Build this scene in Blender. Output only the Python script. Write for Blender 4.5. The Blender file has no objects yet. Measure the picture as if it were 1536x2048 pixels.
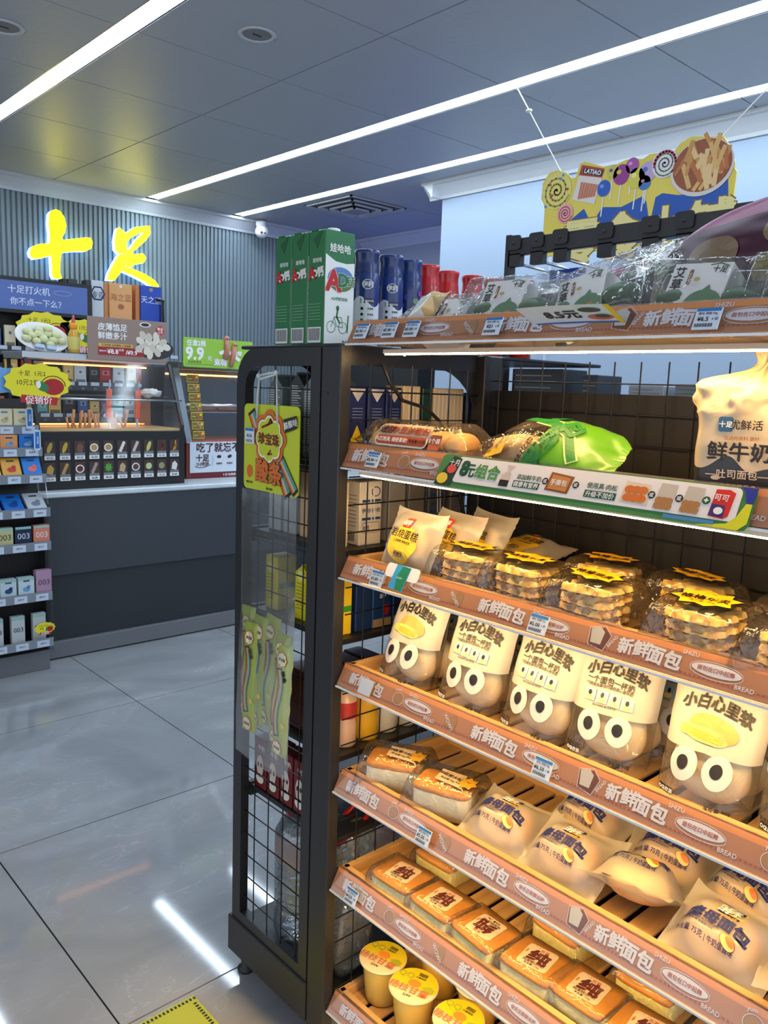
import bpy, math, random
from mathutils import Vector, Matrix, noise
from mathutils.geometry import tessellate_polygon
random.seed(11)
sc = bpy.context.scene
col = sc.collection
PI = math.pi
SCALE = 0.903            # the whole place is laid out in units of 0.903 m and brought to metres at the end

# ------------------------------------------------------------------ camera
yaw, pitch, roll, FPX = 0.82753348, 0.148655789, 0.0365435577, 1630.8
f = Vector((math.cos(pitch)*math.cos(yaw), math.cos(pitch)*math.sin(yaw), -math.sin(pitch)))
r = Vector((math.sin(yaw), -math.cos(yaw), 0)); u = r.cross(f)
r2 = r*math.cos(roll)+u*math.sin(roll); u2 = -r*math.sin(roll)+u*math.cos(roll)
cd = bpy.data.cameras.new('camera'); cam = bpy.data.objects.new('camera', cd); col.objects.link(cam)
cd.sensor_fit = 'HORIZONTAL'; cd.sensor_width = 36; cd.lens = FPX*36/1536
cd.clip_start = .05; cd.clip_end = 60
CAMM = Matrix(((r2.x, u2.x, -f.x), (r2.y, u2.y, -f.y), (r2.z, u2.z, -f.z))).to_4x4()
CAMM.translation = Vector((0, 0, 1.45*SCALE)); cam.matrix_world = CAMM
sc.camera = cam
# ------------------------------------------------------------------ world, exposure
w = bpy.data.worlds.new('world'); sc.world = w; w.use_nodes = True
w.node_tree.nodes['Background'].inputs[0].default_value = (.80, .85, .93, 1)
w.node_tree.nodes['Background'].inputs[1].default_value = 1.6
sc.view_settings.view_transform = 'Standard'; sc.view_settings.look = 'None'
sc.view_settings.exposure = 0.0; sc.view_settings.gamma = 1; sc.view_settings.use_curve_mapping = False
CEIL_EMIT, TUBE_EMIT, TRAY_EMIT = 26.0, 98.0, 68.0
sc.cycles.max_bounces = 8; sc.cycles.transparent_max_bounces = 14
sc.cycles.glossy_bounces = 3; sc.cycles.diffuse_bounces = 3; sc.cycles.transmission_bounces = 4
sc.cycles.caustics_reflective = False; sc.cycles.caustics_refractive = False
sc.cycles.sample_clamp_indirect = 4

# ------------------------------------------------------------------ materials
def lin(c):
    c = c/255
    return c/12.92 if c <= .04045 else ((c+.055)/1.055)**2.4
def rgb(c): return (lin(c[0]), lin(c[1]), lin(c[2]), 1)
_M = {}
def mt(c, rough=.55, metal=0, emit=0, coat=0, bump=None, var=None, grain=None, spec=.5, sss=0, name=None):
    k = (c, rough, metal, emit, coat, bump, var, grain, spec, sss)
    if k in _M: return _M[k]
    m = bpy.data.materials.new(name or 'mat_%d_%d_%d' % c); m.use_nodes = True; nt = m.node_tree
    b = nt.nodes['Principled BSDF']; L = nt.links
    b.inputs['Base Color'].default_value = rgb(c); b.inputs['Roughness'].default_value = rough
    b.inputs['Metallic'].default_value = metal; b.inputs['Coat Weight'].default_value = coat
    b.inputs['Coat Roughness'].default_value = .12
    b.inputs['Specular IOR Level'].default_value = spec
    if sss:
        b.inputs['Subsurface Weight'].default_value = sss; b.inputs['Subsurface Radius'].default_value = (.02, .012, .006)
    if emit:
        b.inputs['Emission Color'].default_value = rgb(c); b.inputs['Emission Strength'].default_value = emit
    tc = None
    if bump or var or grain:
        tc = nt.nodes.new('ShaderNodeTexCoord'); mp = nt.nodes.new('ShaderNodeMapping'); L.new(tc.outputs['Object'], mp.inputs[0])
    if grain:   # (scale vector, amount) long wood grain
        mp.inputs['Scale'].default_value = grain[0]
    if var or grain:
        n = nt.nodes.new('ShaderNodeTexNoise'); L.new(mp.outputs[0], n.inputs[0])
        n.inputs['Scale'].default_value = var[0] if var else 1.0; n.inputs['Detail'].default_value = 5
        amt = var[1] if var else grain[1]
        mx = nt.nodes.new('ShaderNodeMix'); mx.data_type = 'RGBA'
        rp = nt.nodes.new('ShaderNodeMapRange'); rp.inputs[1].default_value = .35; rp.inputs[2].default_value = .65
        L.new(n.outputs[0], rp.inputs[0]); L.new(rp.outputs[0], mx.inputs[0])
        c0 = rgb(c); mx.inputs[6].default_value = tuple(x*(1-amt) for x in c0[:3])+(1,)
        c2 = var[2] if var and len(var) > 2 else None
        mx.inputs[7].default_value = rgb(c2) if c2 else tuple(min(1, x*(1+amt)) for x in c0[:3])+(1,)
        L.new(mx.outputs[2], b.inputs['Base Color'])
    if bump:
        n2 = nt.nodes.new('ShaderNodeTexNoise'); L.new(mp.outputs[0], n2.inputs[0]); n2.inputs['Scale'].default_value = bump[0]
        n2.inputs['Detail'].default_value = 3
        bp = nt.nodes.new('ShaderNodeBump'); bp.inputs['Strength'].default_value = bump[1]; bp.inputs['Distance'].default_value = .004
        L.new(n2.outputs[0], bp.inputs['Height']); L.new(bp.outputs[0], b.inputs['Normal'])
    _M[k] = m
    return m
def film(name, tint=(255, 255, 255), opac=.06, rough=.08, body=(255, 250, 240), refl=.55, bump=(60, .5), fres=.35):
    """thin plastic film: mostly see-through, a little milky, bright where it mirrors the lamps"""
    k = ('film', name)
    if k in _M: return _M[k]
    m = bpy.data.materials.new(name); m.use_nodes = True; nt = m.node_tree; L = nt.links
    nt.nodes.clear(); out = nt.nodes.new('ShaderNodeOutputMaterial')
    tr = nt.nodes.new('ShaderNodeBsdfTransparent'); tr.inputs[0].default_value = rgb(tint)
    df = nt.nodes.new('ShaderNodeBsdfDiffuse'); df.inputs[0].default_value = rgb(body)
    tl = nt.nodes.new('ShaderNodeBsdfTranslucent'); tl.inputs[0].default_value = rgb(body)
    gl = nt.nodes.new('ShaderNodeBsdfGlossy'); gl.inputs['Roughness'].default_value = rough
    ad = nt.nodes.new('ShaderNodeMixShader'); ad.inputs[0].default_value = .4; L.new(df.outputs[0], ad.inputs[1]); L.new(tl.outputs[0], ad.inputs[2])
    m1 = nt.nodes.new('ShaderNodeMixShader'); m1.inputs[0].default_value = opac
    L.new(tr.outputs[0], m1.inputs[1]); L.new(ad.outputs[0], m1.inputs[2])
    lw = nt.nodes.new('ShaderNodeLayerWeight'); lw.inputs[0].default_value = fres
    mu = nt.nodes.new('ShaderNodeMath'); mu.operation = 'MULTIPLY_ADD'; mu.inputs[1].default_value = refl; mu.inputs[2].default_value = .05
    L.new(lw.outputs['Fresnel'], mu.inputs[0])
    m2 = nt.nodes.new('ShaderNodeMixShader'); L.new(mu.outputs[0], m2.inputs[0]); L.new(m1.outputs[0], m2.inputs[1]); L.new(gl.outputs[0], m2.inputs[2])
    L.new(m2.outputs[0], out.inputs[0])
    if bump:
        tc = nt.nodes.new('ShaderNodeTexCoord'); n = nt.nodes.new('ShaderNodeTexNoise'); n.inputs['Scale'].default_value = bump[0]; n.inputs['Detail'].default_value = 2
        n.inputs['Distortion'].default_value = 1.2
        L.new(tc.outputs['Object'], n.inputs[0]); bp = nt.nodes.new('ShaderNodeBump'); bp.inputs['Strength'].default_value = bump[1]; bp.inputs['Distance'].default_value = .006
        L.new(n.outputs[0], bp.inputs['Height']); L.new(bp.outputs[0], gl.inputs['Normal']); L.new(bp.outputs[0], lw.inputs['Normal'])
    _M[k] = m
    return m
CLEAR = film('clear_film', opac=.02, rough=.07, refl=.5, bump=(55, .9))
CLEARB = film('clear_bag_film', opac=.025, rough=.10, refl=.6, bump=(40, .9), body=(255, 245, 225))
FROST = film('frosted_film', opac=.42, rough=.28, refl=.3, bump=(30, .5), body=(255, 246, 228))
GLASS = film('glass', opac=.02, rough=.02, refl=.5, bump=None)
GLASS2 = film('warmer_glass', opac=.02, rough=.12, refl=.18, bump=None, fres=.2)
ACRYL = film('clear_acrylic', opac=.012, rough=.08, refl=.28, bump=None)
WATER = film('water_bottle_plastic', opac=.20, rough=.06, refl=.7, bump=(22, .9), tint=(225, 235, 240), body=(220, 230, 240), fres=.5)
BLACK = mt((34, 35, 38), .38, bump=(400, .05)); BLACKM = mt((26, 26, 28), .5); DARKP = mt((46, 47, 50), .45)
WIRE = mt((24, 24, 25), .35, metal=.3)
WOOD = mt((214, 170, 112), .5, grain=((3, 60, 60), .12)); WOODY = mt((214, 172, 116), .5, grain=((60, 3, 60), .12))
WHITE = mt((238, 238, 236), .5); PAPER = mt((236, 228, 214), .55); INK = mt((28, 24, 24), .5); NAVY = mt((28, 40, 100), .5)
RED = mt((190, 30, 34), .45); GREEN = mt((30, 110, 60), .45); BLUE = mt((30, 95, 185), .45); YELLOW = mt((240, 205, 30), .45)
CHROME = mt((205, 208, 212), .25, metal=1)

# ------------------------------------------------------------------ mesh builder
_T = {}
def tmesh(s, bold):
    k = (s, bold)
    if k not in _T:
        c = bpy.data.curves.new('t', 'FONT'); c.body = s; c.size = 1; c.offset = bold; c.resolution_u = 2; c.fill_mode = 'FRONT'
        o = bpy.data.objects.new('t', c); m = bpy.data.meshes.new_from_object(o)
        vs = [(v.co.x, v.co.y) for v in m.vertices]; fs = [tuple(p.vertices) for p in m.polygons]
        bpy.data.objects.remove(o); bpy.data.curves.remove(c); bpy.data.meshes.remove(m)
        if vs:
            x0 = min(v[0] for v in vs); x1 = max(v[0] for v in vs); y0 = min(v[1] for v in vs); y1 = max(v[1] for v in vs)
            vs = [(a-(x0+x1)/2, b-(y0+y1)/2) for a, b in vs]
            _T[k] = (vs, fs, x1-x0, y1-y0)
        else: _T[k] = ([], [], 1, 1)
    return _T[k]
def fr(O, U, V, off=.0006):
    O = Vector(O); U = Vector(U).normalized(); V = Vector(V).normalized(); N = U.cross(V)
    return lambda a, b, k=0: O+U*a+V*b+N*(off+k*.0004)
class MB:
    def __init__(s): s.v = []; s.f = []; s.m = []; s.s = []; s.mats = []
    def mi(s, m):
        if m not in s.mats: s.mats.append(m)
        return s.mats.index(m)
    def add(s, vs, fs, m, M=None, smooth=False):
        o = len(s.v); i = s.mi(m)
        for v in vs: s.v.append(tuple(M @ Vector(v)) if M is not None else tuple(v))
        for q in fs: s.f.append(tuple(o+a for a in q)); s.m.append(i); s.s.append(smooth)
        return s
    def box(s, a, b, m, M=None, bev=0):
        x0, y0, z0 = [min(p, q) for p, q in zip(a, b)]; x1, y1, z1 = [max(p, q) for p, q in zip(a, b)]
        if bev <= 0:
            vs = [(x0, y0, z0), (x1, y0, z0), (x1, y1, z0), (x0, y1, z0), (x0, y0, z1), (x1, y0, z1), (x1, y1, z1), (x0, y1, z1)]
            return s.add(vs, [(0, 3, 2, 1), (4, 5, 6, 7), (0, 1, 5, 4), (1, 2, 6, 5), (2, 3, 7, 6), (3, 0, 4, 7)], m, M)
        vs = []; idx = {}
        for i in (0, 1):
            for j in (0, 1):
                for k in (0, 1):
                    X = (x0, x1)[i]; Y = (y0, y1)[j]; Z = (z0, z1)[k]; dx = bev*(1-2*i); dy = bev*(1-2*j); dz = bev*(1-2*k)
                    idx[i, j, k] = len(vs); vs += [(X, Y+dy, Z+dz), (X+dx, Y, Z+dz), (X+dx, Y+dy, Z)]
        g = lambda i, j, k, a: idx[i, j, k]+a
        fs = []
        for i in (0, 1): fs.append((g(i, 0, 0, 0), g(i, 1, 0, 0), g(i, 1, 1, 0), g(i, 0, 1, 0)))
        for j in (0, 1): fs.append((g(0, j, 0, 1), g(1, j, 0, 1), g(1, j, 1, 1), g(0, j, 1, 1)))
        for k in (0, 1): fs.append((g(0, 0, k, 2), g(1, 0, k, 2), g(1, 1, k, 2), g(0, 1, k, 2)))
        for j in (0, 1):
            for k in (0, 1): fs.append((g(0, j, k, 1), g(1, j, k, 1), g(1, j, k, 2), g(0, j, k, 2)))
        for i in (0, 1):
            for k in (0, 1): fs.append((g(i, 0, k, 0), g(i, 1, k, 0), g(i, 1, k, 2), g(i, 0, k, 2)))
        for i in (0, 1):
            for j in (0, 1): fs.append((g(i, j, 0, 0), g(i, j, 1, 0), g(i, j, 1, 1), g(i, j, 0, 1)))
        for i in (0, 1):
            for j in (0, 1):
                for k in (0, 1): fs.append((g(i, j, k, 0), g(i, j, k, 1), g(i, j, k, 2)))
        return s.add(vs, fs, m, M)
    def surf(s, fn, nu, nv, m, M=None, smooth=True, pick=None):
        vs = [fn(i/nu, j/nv) for j in range(nv+1) for i in range(nu+1)]
        if pick is None:
            fs = [(j*(nu+1)+i, j*(nu+1)+i+1, (j+1)*(nu+1)+i+1, (j+1)*(nu+1)+i) for j in range(nv) for i in range(nu)]
            return s.add(vs, fs, m, M, smooth)
        o = len(s.v)
        for v in vs: s.v.append(tuple(M @ Vector(v)) if M is not None else tuple(v))
        for j in range(nv):
            for i in range(nu):
                s.f.append(tuple(o+a for a in (j*(nu+1)+i, j*(nu+1)+i+1, (j+1)*(nu+1)+i+1, (j+1)*(nu+1)+i)))
                s.m.append(s.mi(pick((i+.5)/nu, (j+.5)/nv))); s.s.append(smooth)
        return s
    def ball(s, c, R, m, M=None, nu=18, nv=10, p=1.0, seed=None, amp=0, pick=None):
        c = Vector(c)
        def fn(a, b):
            t = a*2*PI; q = (b-.5)*PI
            d = Vector((math.cos(q)*math.cos(t), math.cos(q)*math.sin(t), math.sin(q)))
            e = Vector([math.copysign(abs(x)**p, x) for x in d])
            k = 1+(amp*noise.noise(d*2.2+Vector((seed, 0, 0))) if amp else 0)
            return c+Vector((e.x*R[0], e.y*R[1], e.z*R[2]))*k
        return s.surf(fn, nu, nv, m, M, pick=pick)
    def lathe(s, prof, m, M=None, n=24, smooth=True, pick=None):
        def fn(a, b):
            i = min(int(b*(len(prof)-1)+1e-6), len(prof)-1); R, z = prof[i]
            return (R*math.cos(a*2*PI), R*math.sin(a*2*PI), z)
        return s.surf(fn, n, len(prof)-1, m, M, smooth, pick=pick)
    def tube(s, pts, R, m, n=6, M=None, closed=False):
        P = [Vector(p) for p in pts]; vs = []; fs = []; N = len(P)
        up = Vector((0, 0, 1))
        for i, p in enumerate(P):
            d = (P[(i+1) % N if closed else min(i+1, N-1)]-P[(i-1) % N if closed else max(i-1, 0)]).normalized()
            a = d.cross(up)
            if a.length < .05: a = d.cross(Vector((0, 1, 0)))
            a.normalize(); b = a.cross(d)
            for k in range(n): vs.append(p+(a*math.cos(k*2*PI/n)+b*math.sin(k*2*PI/n))*R)
        for i in range(N if closed else N-1):
            for k in range(n):
                fs.append((i*n+k, i*n+(k+1) % n, ((i+1) % N)*n+(k+1) % n, ((i+1) % N)*n+k))
        if not closed: fs += [tuple(range(n-1, -1, -1)), tuple(range((N-1)*n, N*n))]
        return s.add(vs, fs, m, M, n > 5)
    def prism(s, loops, fn, d, m, side=None):
        """extrude outline(s) (first outer, others holes) given in the plane of fn(a,b,k); d = thickness along the frame normal"""
        L3 = [[Vector((p[0], p[1], 0)) for p in lp] for lp in loops]
        tri = tessellate_polygon(L3); flat = [p for lp in loops for p in lp]
        O = fn(0, 0); N = (fn(1, 0)-O).cross(fn(0, 1)-O).normalized()
        top = [fn(*p)+N*d for p in flat]; bot = [fn(*p) for p in flat]; n = len(flat)
        s.add(top, [tuple(t) for t in tri], m)
        if d:
            s.add(bot, [tuple(reversed(t)) for t in tri], side or m)
            fs = []; o = 0
            for lp in loops:
                for i in range(len(lp)): j = (i+1) % len(lp); fs.append((o+i, o+j, n+o+j, n+o+i))
                o += len(lp)
            s.add(bot+top, fs, side or m)
        return s
    def text(s, t, m, fn, size, cx=0, cy=0, rot=0, bold=.02, sx=1, k=1, width=None, curve=0):
        vs, fs, W, H = tmesh(t, 0)
        if width: size = width/max(W*sx, 1e-6)
        c, q = math.cos(rot), math.sin(rot); e = min(bold, .07)*.75
        D = [(0, 0)] if bold < .012 else ([(-e, e), (e, -e)] if bold < .035 else [(-e, e), (e, -e), (e, e), (-e, -e)])
        for i, (dx, dy) in enumerate(D):
            out = []
            for a, b in vs:
                a = (a+dx)*size*sx; b = (b+dy)*size; b -= curve*a*a
                out.append(fn(cx+a*c-b*q, cy+a*q+b*c, k+i*.12))
            s.add(out, fs, m)
        return s
    def vtext(s, t, m, fn, size, cx, cy, bold=.02, step=1.05, k=1):
        for i, ch in enumerate(t): s.text(ch, m, fn, size, cx, cy-(i-(len(t)-1)/2)*size*step, 0, bold, k=k)
        return s
    def rect(s, a0, b0, a1, b1, m, fn, k=0, n=1):
        vs = []; 
        for j in range(n+1):
            for i in range(n+1): vs.append(fn(a0+(a1-a0)*i/n, b0+(b1-b0)*j/n, k))
        return s.add(vs, [(j*(n+1)+i, j*(n+1)+i+1, (j+1)*(n+1)+i+1, (j+1)*(n+1)+i) for j in range(n) for i in range(n)], m)
    def ell(s, cx, cy, ra, rb, m, fn, k=0, rot=0, n=20, hole=0):
        c, q = math.cos(rot), math.sin(rot); vs = []
        R = [(hole, 1)] if hole else [(0, .5), (.5, 1)]
        def P(t, z): a = ra*z*math.cos(t); b = rb*z*math.sin(t); return fn(cx+a*c-b*q, cy+a*q+b*c, k)
        for (z0, z1) in R:
            for i in range(n):
                t0 = i*2*PI/n; t1 = (i+1)*2*PI/n
                if z0 == 0: s.add([P(0, 0), P(t0, z1), P(t1, z1)], [(0, 1, 2)], m)
                else: s.add([P(t0, z0), P(t0, z1), P(t1, z1), P(t1, z0)], [(0, 1, 2, 3)], m)
        return s
    def poly(s, pts, m, fn, k=0):
        tri = tessellate_polygon([[Vector((a, b, 0)) for a, b in pts]])
        return s.add([fn(a, b, k) for a, b in pts], [tuple(t) for t in tri], m)
    def line(s, pts, wd, m, fn, k=0, closed=False, sub=0):
        P = [Vector(p) for p in pts]; N = len(P)
        for i in range(N if closed else N-1):
            a, b = P[i], P[(i+1) % N]; d = (b-a)
            if d.length < 1e-7: continue
            if sub and d.length > sub:
                nn = int(d.length/sub)+1
                s.line([a+d*(j/nn) for j in range(nn+1)], wd, m, fn, k); continue
            d.normalize(); n = Vector((-d.y, d.x))*wd/2; e = d*wd*.3
            q = [a-n-e, b-n+e, b+n+e, a+n-e]
            s.add([fn(v.x, v.y, k) for v in q], [(0, 1, 2, 3)], m)
        return s
    def mesh(s, name):
        me = bpy.data.meshes.new(name); me.from_pydata(s.v, [], s.f)
        for m in s.mats: me.materials.append(m)
        me.polygons.foreach_set('material_index', s.m); me.polygons.foreach_set('use_smooth', s.s); me.update()
        return me
    def build(s, name, parent=None, label=None, cat=None, group=None, kind=None, loc=None, rz=0):
        o = bpy.data.objects.new(name, s.mesh(name)); col.objects.link(o)
        if parent: o.parent = parent
        if label: o['label'] = label
        if cat: o['category'] = cat
        if group: o['group'] = group
        if kind: o['kind'] = kind
        if loc: o.location = loc
        if rz: o.rotation_euler = (0, 0, rz)
        return o
def thing(name, label, cat, loc=(0, 0, 0), rot=(0, 0, 0), group=None):
    o = bpy.data.objects.new(name, None); col.objects.link(o); o.location = loc; o.rotation_euler = rot
    o.empty_display_size = .02
    o['label'] = label; o['category'] = cat
    if group: o['group'] = group
    return o
def dup(root, loc, rot=(0, 0, 0), label=None, sca=None):
    def rec(o, par):
        c = o.copy(); col.objects.link(c); c.parent = par
        for ch in list(o.children): rec(ch, c)
        return c
    c = rec(root, None); c.location = loc; c.rotation_euler = rot
    if label: c['label'] = label
    if sca: c.scale = sca
    return c
def link_mesh(me, name, parent, loc=(0, 0, 0), rot=(0, 0, 0)):
    o = bpy.data.objects.new(name, me); col.objects.link(o); o.parent = parent; o.location = loc; o.rotation_euler = rot
    return o
def star(n, R0, R1, cx=0, cy=0, sx=1, sy=1, ph=0):
    return [(cx+sx*(R0 if i % 2 else R1)*math.cos(ph+i*PI/n), cy+sy*(R0 if i % 2 else R1)*math.sin(ph+i*PI/n)) for i in range(2*n)]
def rrect(x0, y0, x1, y1, R, n=5, corners=(1, 1, 1, 1)):
    o = []
    for (cx, cy, a, on) in ((x1-R, y1-R, 0, corners[0]), (x0+R, y1-R, 90, corners[1]), (x0+R, y0+R, 180, corners[2]), (x1-R, y0+R, 270, corners[3])):
        if on:
            for i in range(n+1): t = math.radians(a+90*i/n); o.append((cx+R*math.cos(t), cy+R*math.sin(t)))
        else: o.append((x1 if a in (0, 270) else x0, y1 if a in (0, 90) else y0))
    return o
NX = ((0, -1, 0), (0, 0, 1))     # faces -x (towards the camera side)
NY = ((1, 0, 0), (0, 0, 1))      # faces -y
UP = ((0, -1, 0), (1, 0, 0))     # faces up, read from -x
def nz(p, s, seed=0): return noise.noise(Vector(p)*s+Vector((seed*7.3, seed*3.1, 0)))

# ================================================================== ROOM
def setting(name):
    o = bpy.data.objects.new(name, None); col.objects.link(o); o['kind'] = 'structure'; o.empty_display_size = .1; return o
# --- floor: grey marbled porcelain tiles with dark joints
def marble():
    m = bpy.data.materials.new('grey_marble_tile'); m.use_nodes = True; nt = m.node_tree; L = nt.links; b = nt.nodes['Principled BSDF']
    tc = nt.nodes.new('ShaderNodeTexCoord'); geo = nt.nodes.new('ShaderNodeNewGeometry')
    mp = nt.nodes.new('ShaderNodeMapping'); mp.inputs['Rotation'].default_value = (0, 0, .5); mp.inputs['Scale'].default_value = (1, 1.7, 1); L.new(geo.outputs['Position'], mp.inputs[0])
    n1 = nt.nodes.new('ShaderNodeTexNoise'); n1.inputs['Scale'].default_value = 1.6; n1.inputs['Detail'].default_value = 8; n1.inputs['Distortion'].default_value = 1.2
    n2 = nt.nodes.new('ShaderNodeTexNoise'); n2.inputs['Scale'].default_value = 4.5; n2.inputs['Detail'].default_value = 7; n2.inputs['Distortion'].default_value = 2.2
    L.new(mp.outputs[0], n1.inputs[0]); L.new(mp.outputs[0], n2.inputs[0])
    r1 = nt.nodes.new('ShaderNodeValToRGB'); r1.color_ramp.elements[0].position = .3; r1.color_ramp.elements[1].position = .7
    r1.color_ramp.elements[0].color = rgb((146, 149, 153)); r1.color_ramp.elements[1].color = rgb((176, 178, 180)); L.new(n1.outputs[0], r1.inputs[0])
    # veins: thin pale ridges where the second noise crosses its middle value
    a = nt.nodes.new('ShaderNodeMath'); a.operation = 'SUBTRACT'; a.inputs[1].default_value = .5; L.new(n2.outputs[0], a.inputs[0])
    c = nt.nodes.new('ShaderNodeMath'); c.operation = 'ABSOLUTE'; L.new(a.outputs[0], c.inputs[0])
    d = nt.nodes.new('ShaderNodeMapRange'); d.inputs[1].default_value = 0; d.inputs[2].default_value = .012; d.inputs[3].default_value = 1; d.inputs[4].default_value = 0; L.new(c.outputs[0], d.inputs[0])
    e = nt.nodes.new('ShaderNodeMath'); e.operation = 'MULTIPLY'; L.new(d.outputs[0], e.inputs[0])
    g = nt.nodes.new('ShaderNodeMapRange'); g.inputs[1].default_value = .45; g.inputs[2].default_value = .7; g.inputs[4].default_value = .55; L.new(n1.outputs[0], g.inputs[0]); L.new(g.outputs[0], e.inputs[1])
    mx = nt.nodes.new('ShaderNodeMix'); mx.data_type = 'RGBA'; L.new(e.outputs[0], mx.inputs[0]); L.new(r1.outputs[0], mx.inputs[6]); mx.inputs[7].default_value = rgb((214, 218, 222))
    L.new(mx.outputs[2], b.inputs['Base Color']); b.inputs['Roughness'].default_value = .06; b.inputs['Specular IOR Level'].default_value = .5
    return m
MARB = marble()
fl = MB().box((-3.5, -2.5, -.02), (5.2, 6.1, -.0035), mt((28, 28, 30), .8)).build('floor', kind='structure')
TS = .886
tb = MB().box((0, 0, -.0035), (TS-.0045, TS-.0045, 0), MARB); tm = tb.mesh('tile')
for i in range(-4, 5):
    for j in range(-4, 5):
        x = 1.598+i*TS; y = 1.59+j*TS
        if x > 5.1: continue
        link_mesh(tm, 'tile', fl, (x+.002, y+.002, 0))
# --- ceiling: grey textured metal tiles, dark joints, slots for the strip lights
CT = mt((176, 180, 188), .42, bump=(26, .35), spec=.4)
ce = MB().box((-3.5, -2.5, 2.765), (5.2, 6.1, 2.79), mt((60, 62, 66), .8)).build('ceiling', kind='structure')
LX = (1.46, 2.86, 3.58); LW = .045
bx = [-3.44, -2.75, -2.04, -1.34, -.64, .06, .74, LX[0]-LW, None, LX[0]+LW, 2.16, LX[1]-LW, None, LX[1]+LW, LX[2]-LW, None, LX[2]+LW, 4.30, 4.95]
by = [-2.24+.67*k for k in range(13)]+[5.86]
for a, b_ in zip(bx, bx[1:]):
    if a is None or b_ is None: continue
    tm2 = MB().box((0, 0, 0), (b_-a-.006, .664, .012), CT).mesh('tile')
    for k in range(12):
        y0 = 5.785-.67*(k+1)
        link_mesh(tm2, 'tile', ce, (a+.003, y0+.003, 2.75))
# strip lights
LEDM = mt((222, 240, 255), emit=CEIL_EMIT, name='cool_led')
for i, x in enumerate(LX):
    t = thing('strip_light', ['recessed LED strip light running to the green wall, leftmost of the three on the ceiling', 'long recessed LED strip light in the middle of the ceiling', 'recessed LED strip light nearest the white wall'][i], 'light', (x, 1.7, 2.752), group='ceiling strip lights')
    MB().box((-LW+.006, -3.9, .002), (LW-.006, 3.99, .006), LEDM).build('diffuser', t)
    q = MB(); q.box((-LW, -3.9, .0), (-LW+.005, 3.99, .012), CHROME); q.box((LW-.005, -3.9, .0), (LW, 3.99, .012), CHROME); q.build('frame', t)
# --- walls
GW = mt((120, 134, 142), .5)
wb = MB().box((-3.5, 5.83, 0), (4.92, 5.95, 2.76), GW).build('wall_back', kind='structure')
sl = MB().box((0, -.012, 0), (.020, 0, 2.66), mt((130, 145, 153), .45)).mesh('slat')
for i in range(104): link_mesh(sl, 'slat', wb, (.72+i*.0345, 5.83, 0))
WW = mt((158, 176, 200), .6)
MB().box((3.88, -2.5, 0), (4.95, 3.78, 2.76), WW).build('wall_right', kind='structure')
MB().box((4.91, 3.78, 0), (5.05, 5.95, 2.76), mt((170, 180, 196), .6)).build('wall_recess', kind='structure')
CR = mt((206, 210, 216), .5)
def crown(name, p0, p1, out):   # stepped cornice profile swept along a wall; out = direction away from the wall
    P0 = Vector(p0); P1 = Vector(p1); o = Vector(out); prof = [(0, 2.655), (.012, 2.655), (.018, 2.672), (.045, 2.70), (.075, 2.728), (.095, 2.732), (.10, 2.749), (0, 2.749)]
    vs = [P+o*a+Vector((0, 0, z)) for P in (P0, P1) for a, z in prof]; n = len(prof)
    fs = [(i, (i+1) % n, n+(i+1) % n, n+i) for i in range(n)]+[tuple(range(n)), tuple(range(2*n-1, n-1, -1))]
    MB().add(vs, fs, CR).build(name, kind='structure')
crown('trim_1', (-3.4, 5.818, 0), (4.91, 5.818, 0), (0, -1, 0))
crown('trim_2', (3.88, -2.4, 0), (3.88, 3.88, 0), (-1, 0, 0))
crown('trim_3', (3.785, 3.78, 0), (4.91, 3.78, 0), (0, 1, 0))
crown('trim_4', (4.91, 3.88, 0), (4.91, 5.72, 0), (-1, 0, 0))
MB().box((3.862, 2.9, 0), (3.88, 2.905, 2.6), mt((196, 204, 214), .6)).build('trim_5', kind='structure')
# --- ceiling fittings
def downlight(x, y, lab):
    t = thing('ceiling_speaker', lab, 'speaker', (x, y, 2.75), group='round ceiling grilles')
    MB().lathe([(.055, -.001), (.056, -.004), (.068, -.006), (.072, -.001)], mt((196, 200, 205), .4), n=32).build('rim', t)
    q = MB().lathe([(.0, -.0025), (.02, -.0025), (.055, -.0015)], mt((128, 130, 134), .6), n=32); q.box((-.018, -.002, -.005), (.018, .002, -.002), INK); q.build('grille', t)
downlight(1.825, 2.785, 'round grey ceiling grille with pale rim beside the left strip light')
downlight(1.13, 3.44, 'round ceiling grille at the far left edge above the counter')
t = thing('air_vent', 'square white ceiling air vent near the far corner', 'vent', (3.95, 4.72, 2.75))
q = MB()
for i in range(4):
    s_ = .26-.06*i; z = -.004-.009*i
    q.box((-s_, -s_, z-.006), (s_, -s_+.014, z+.004), CR); q.box((-s_, s_-.014, z-.006), (s_, s_, z+.004), CR)
    q.box((-s_, -s_, z-.006), (-s_+.014, s_, z+.004), CR); q.box((s_-.014, -s_, z-.006), (s_, s_, z+.004), CR)
q.box((-.07, -.07, -.04), (.07, .07, -.034), mt((150, 150, 155), .6)); q.build('louvres', t)
MB().box((-.26, -.26, -.004), (.26, .26, -.001), mt((96, 96, 100), .7)).build('backing', t)
t = thing('air_vent', 'small white ceiling vent beyond the square one, lit bluish', 'vent', (2.35, .98, 2.75))
MB().box((-.3, -.16, -.012), (.3, .16, -.001), CR, bev=.003).build('cover', t)
t = thing('security_camera', 'white dome security camera on the cornice with two dark lenses', 'camera', (3.78, 5.68, 2.66))
MB().lathe([(0, .075), (.04, .075), (.042, .05), (.034, .03)], WHITE, n=20).build('mount', t)
q = MB().ball((-.005, -.02, -.005), (.052, .056, .05), WHITE); q.build('housing', t)
q = MB()
for sx_ in (-1, 1): q.ball((-.022+sx_*.014, -.066, -.02), (.009, .009, .009), INK, nu=10, nv=6)
q.build('lens', t)
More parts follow.
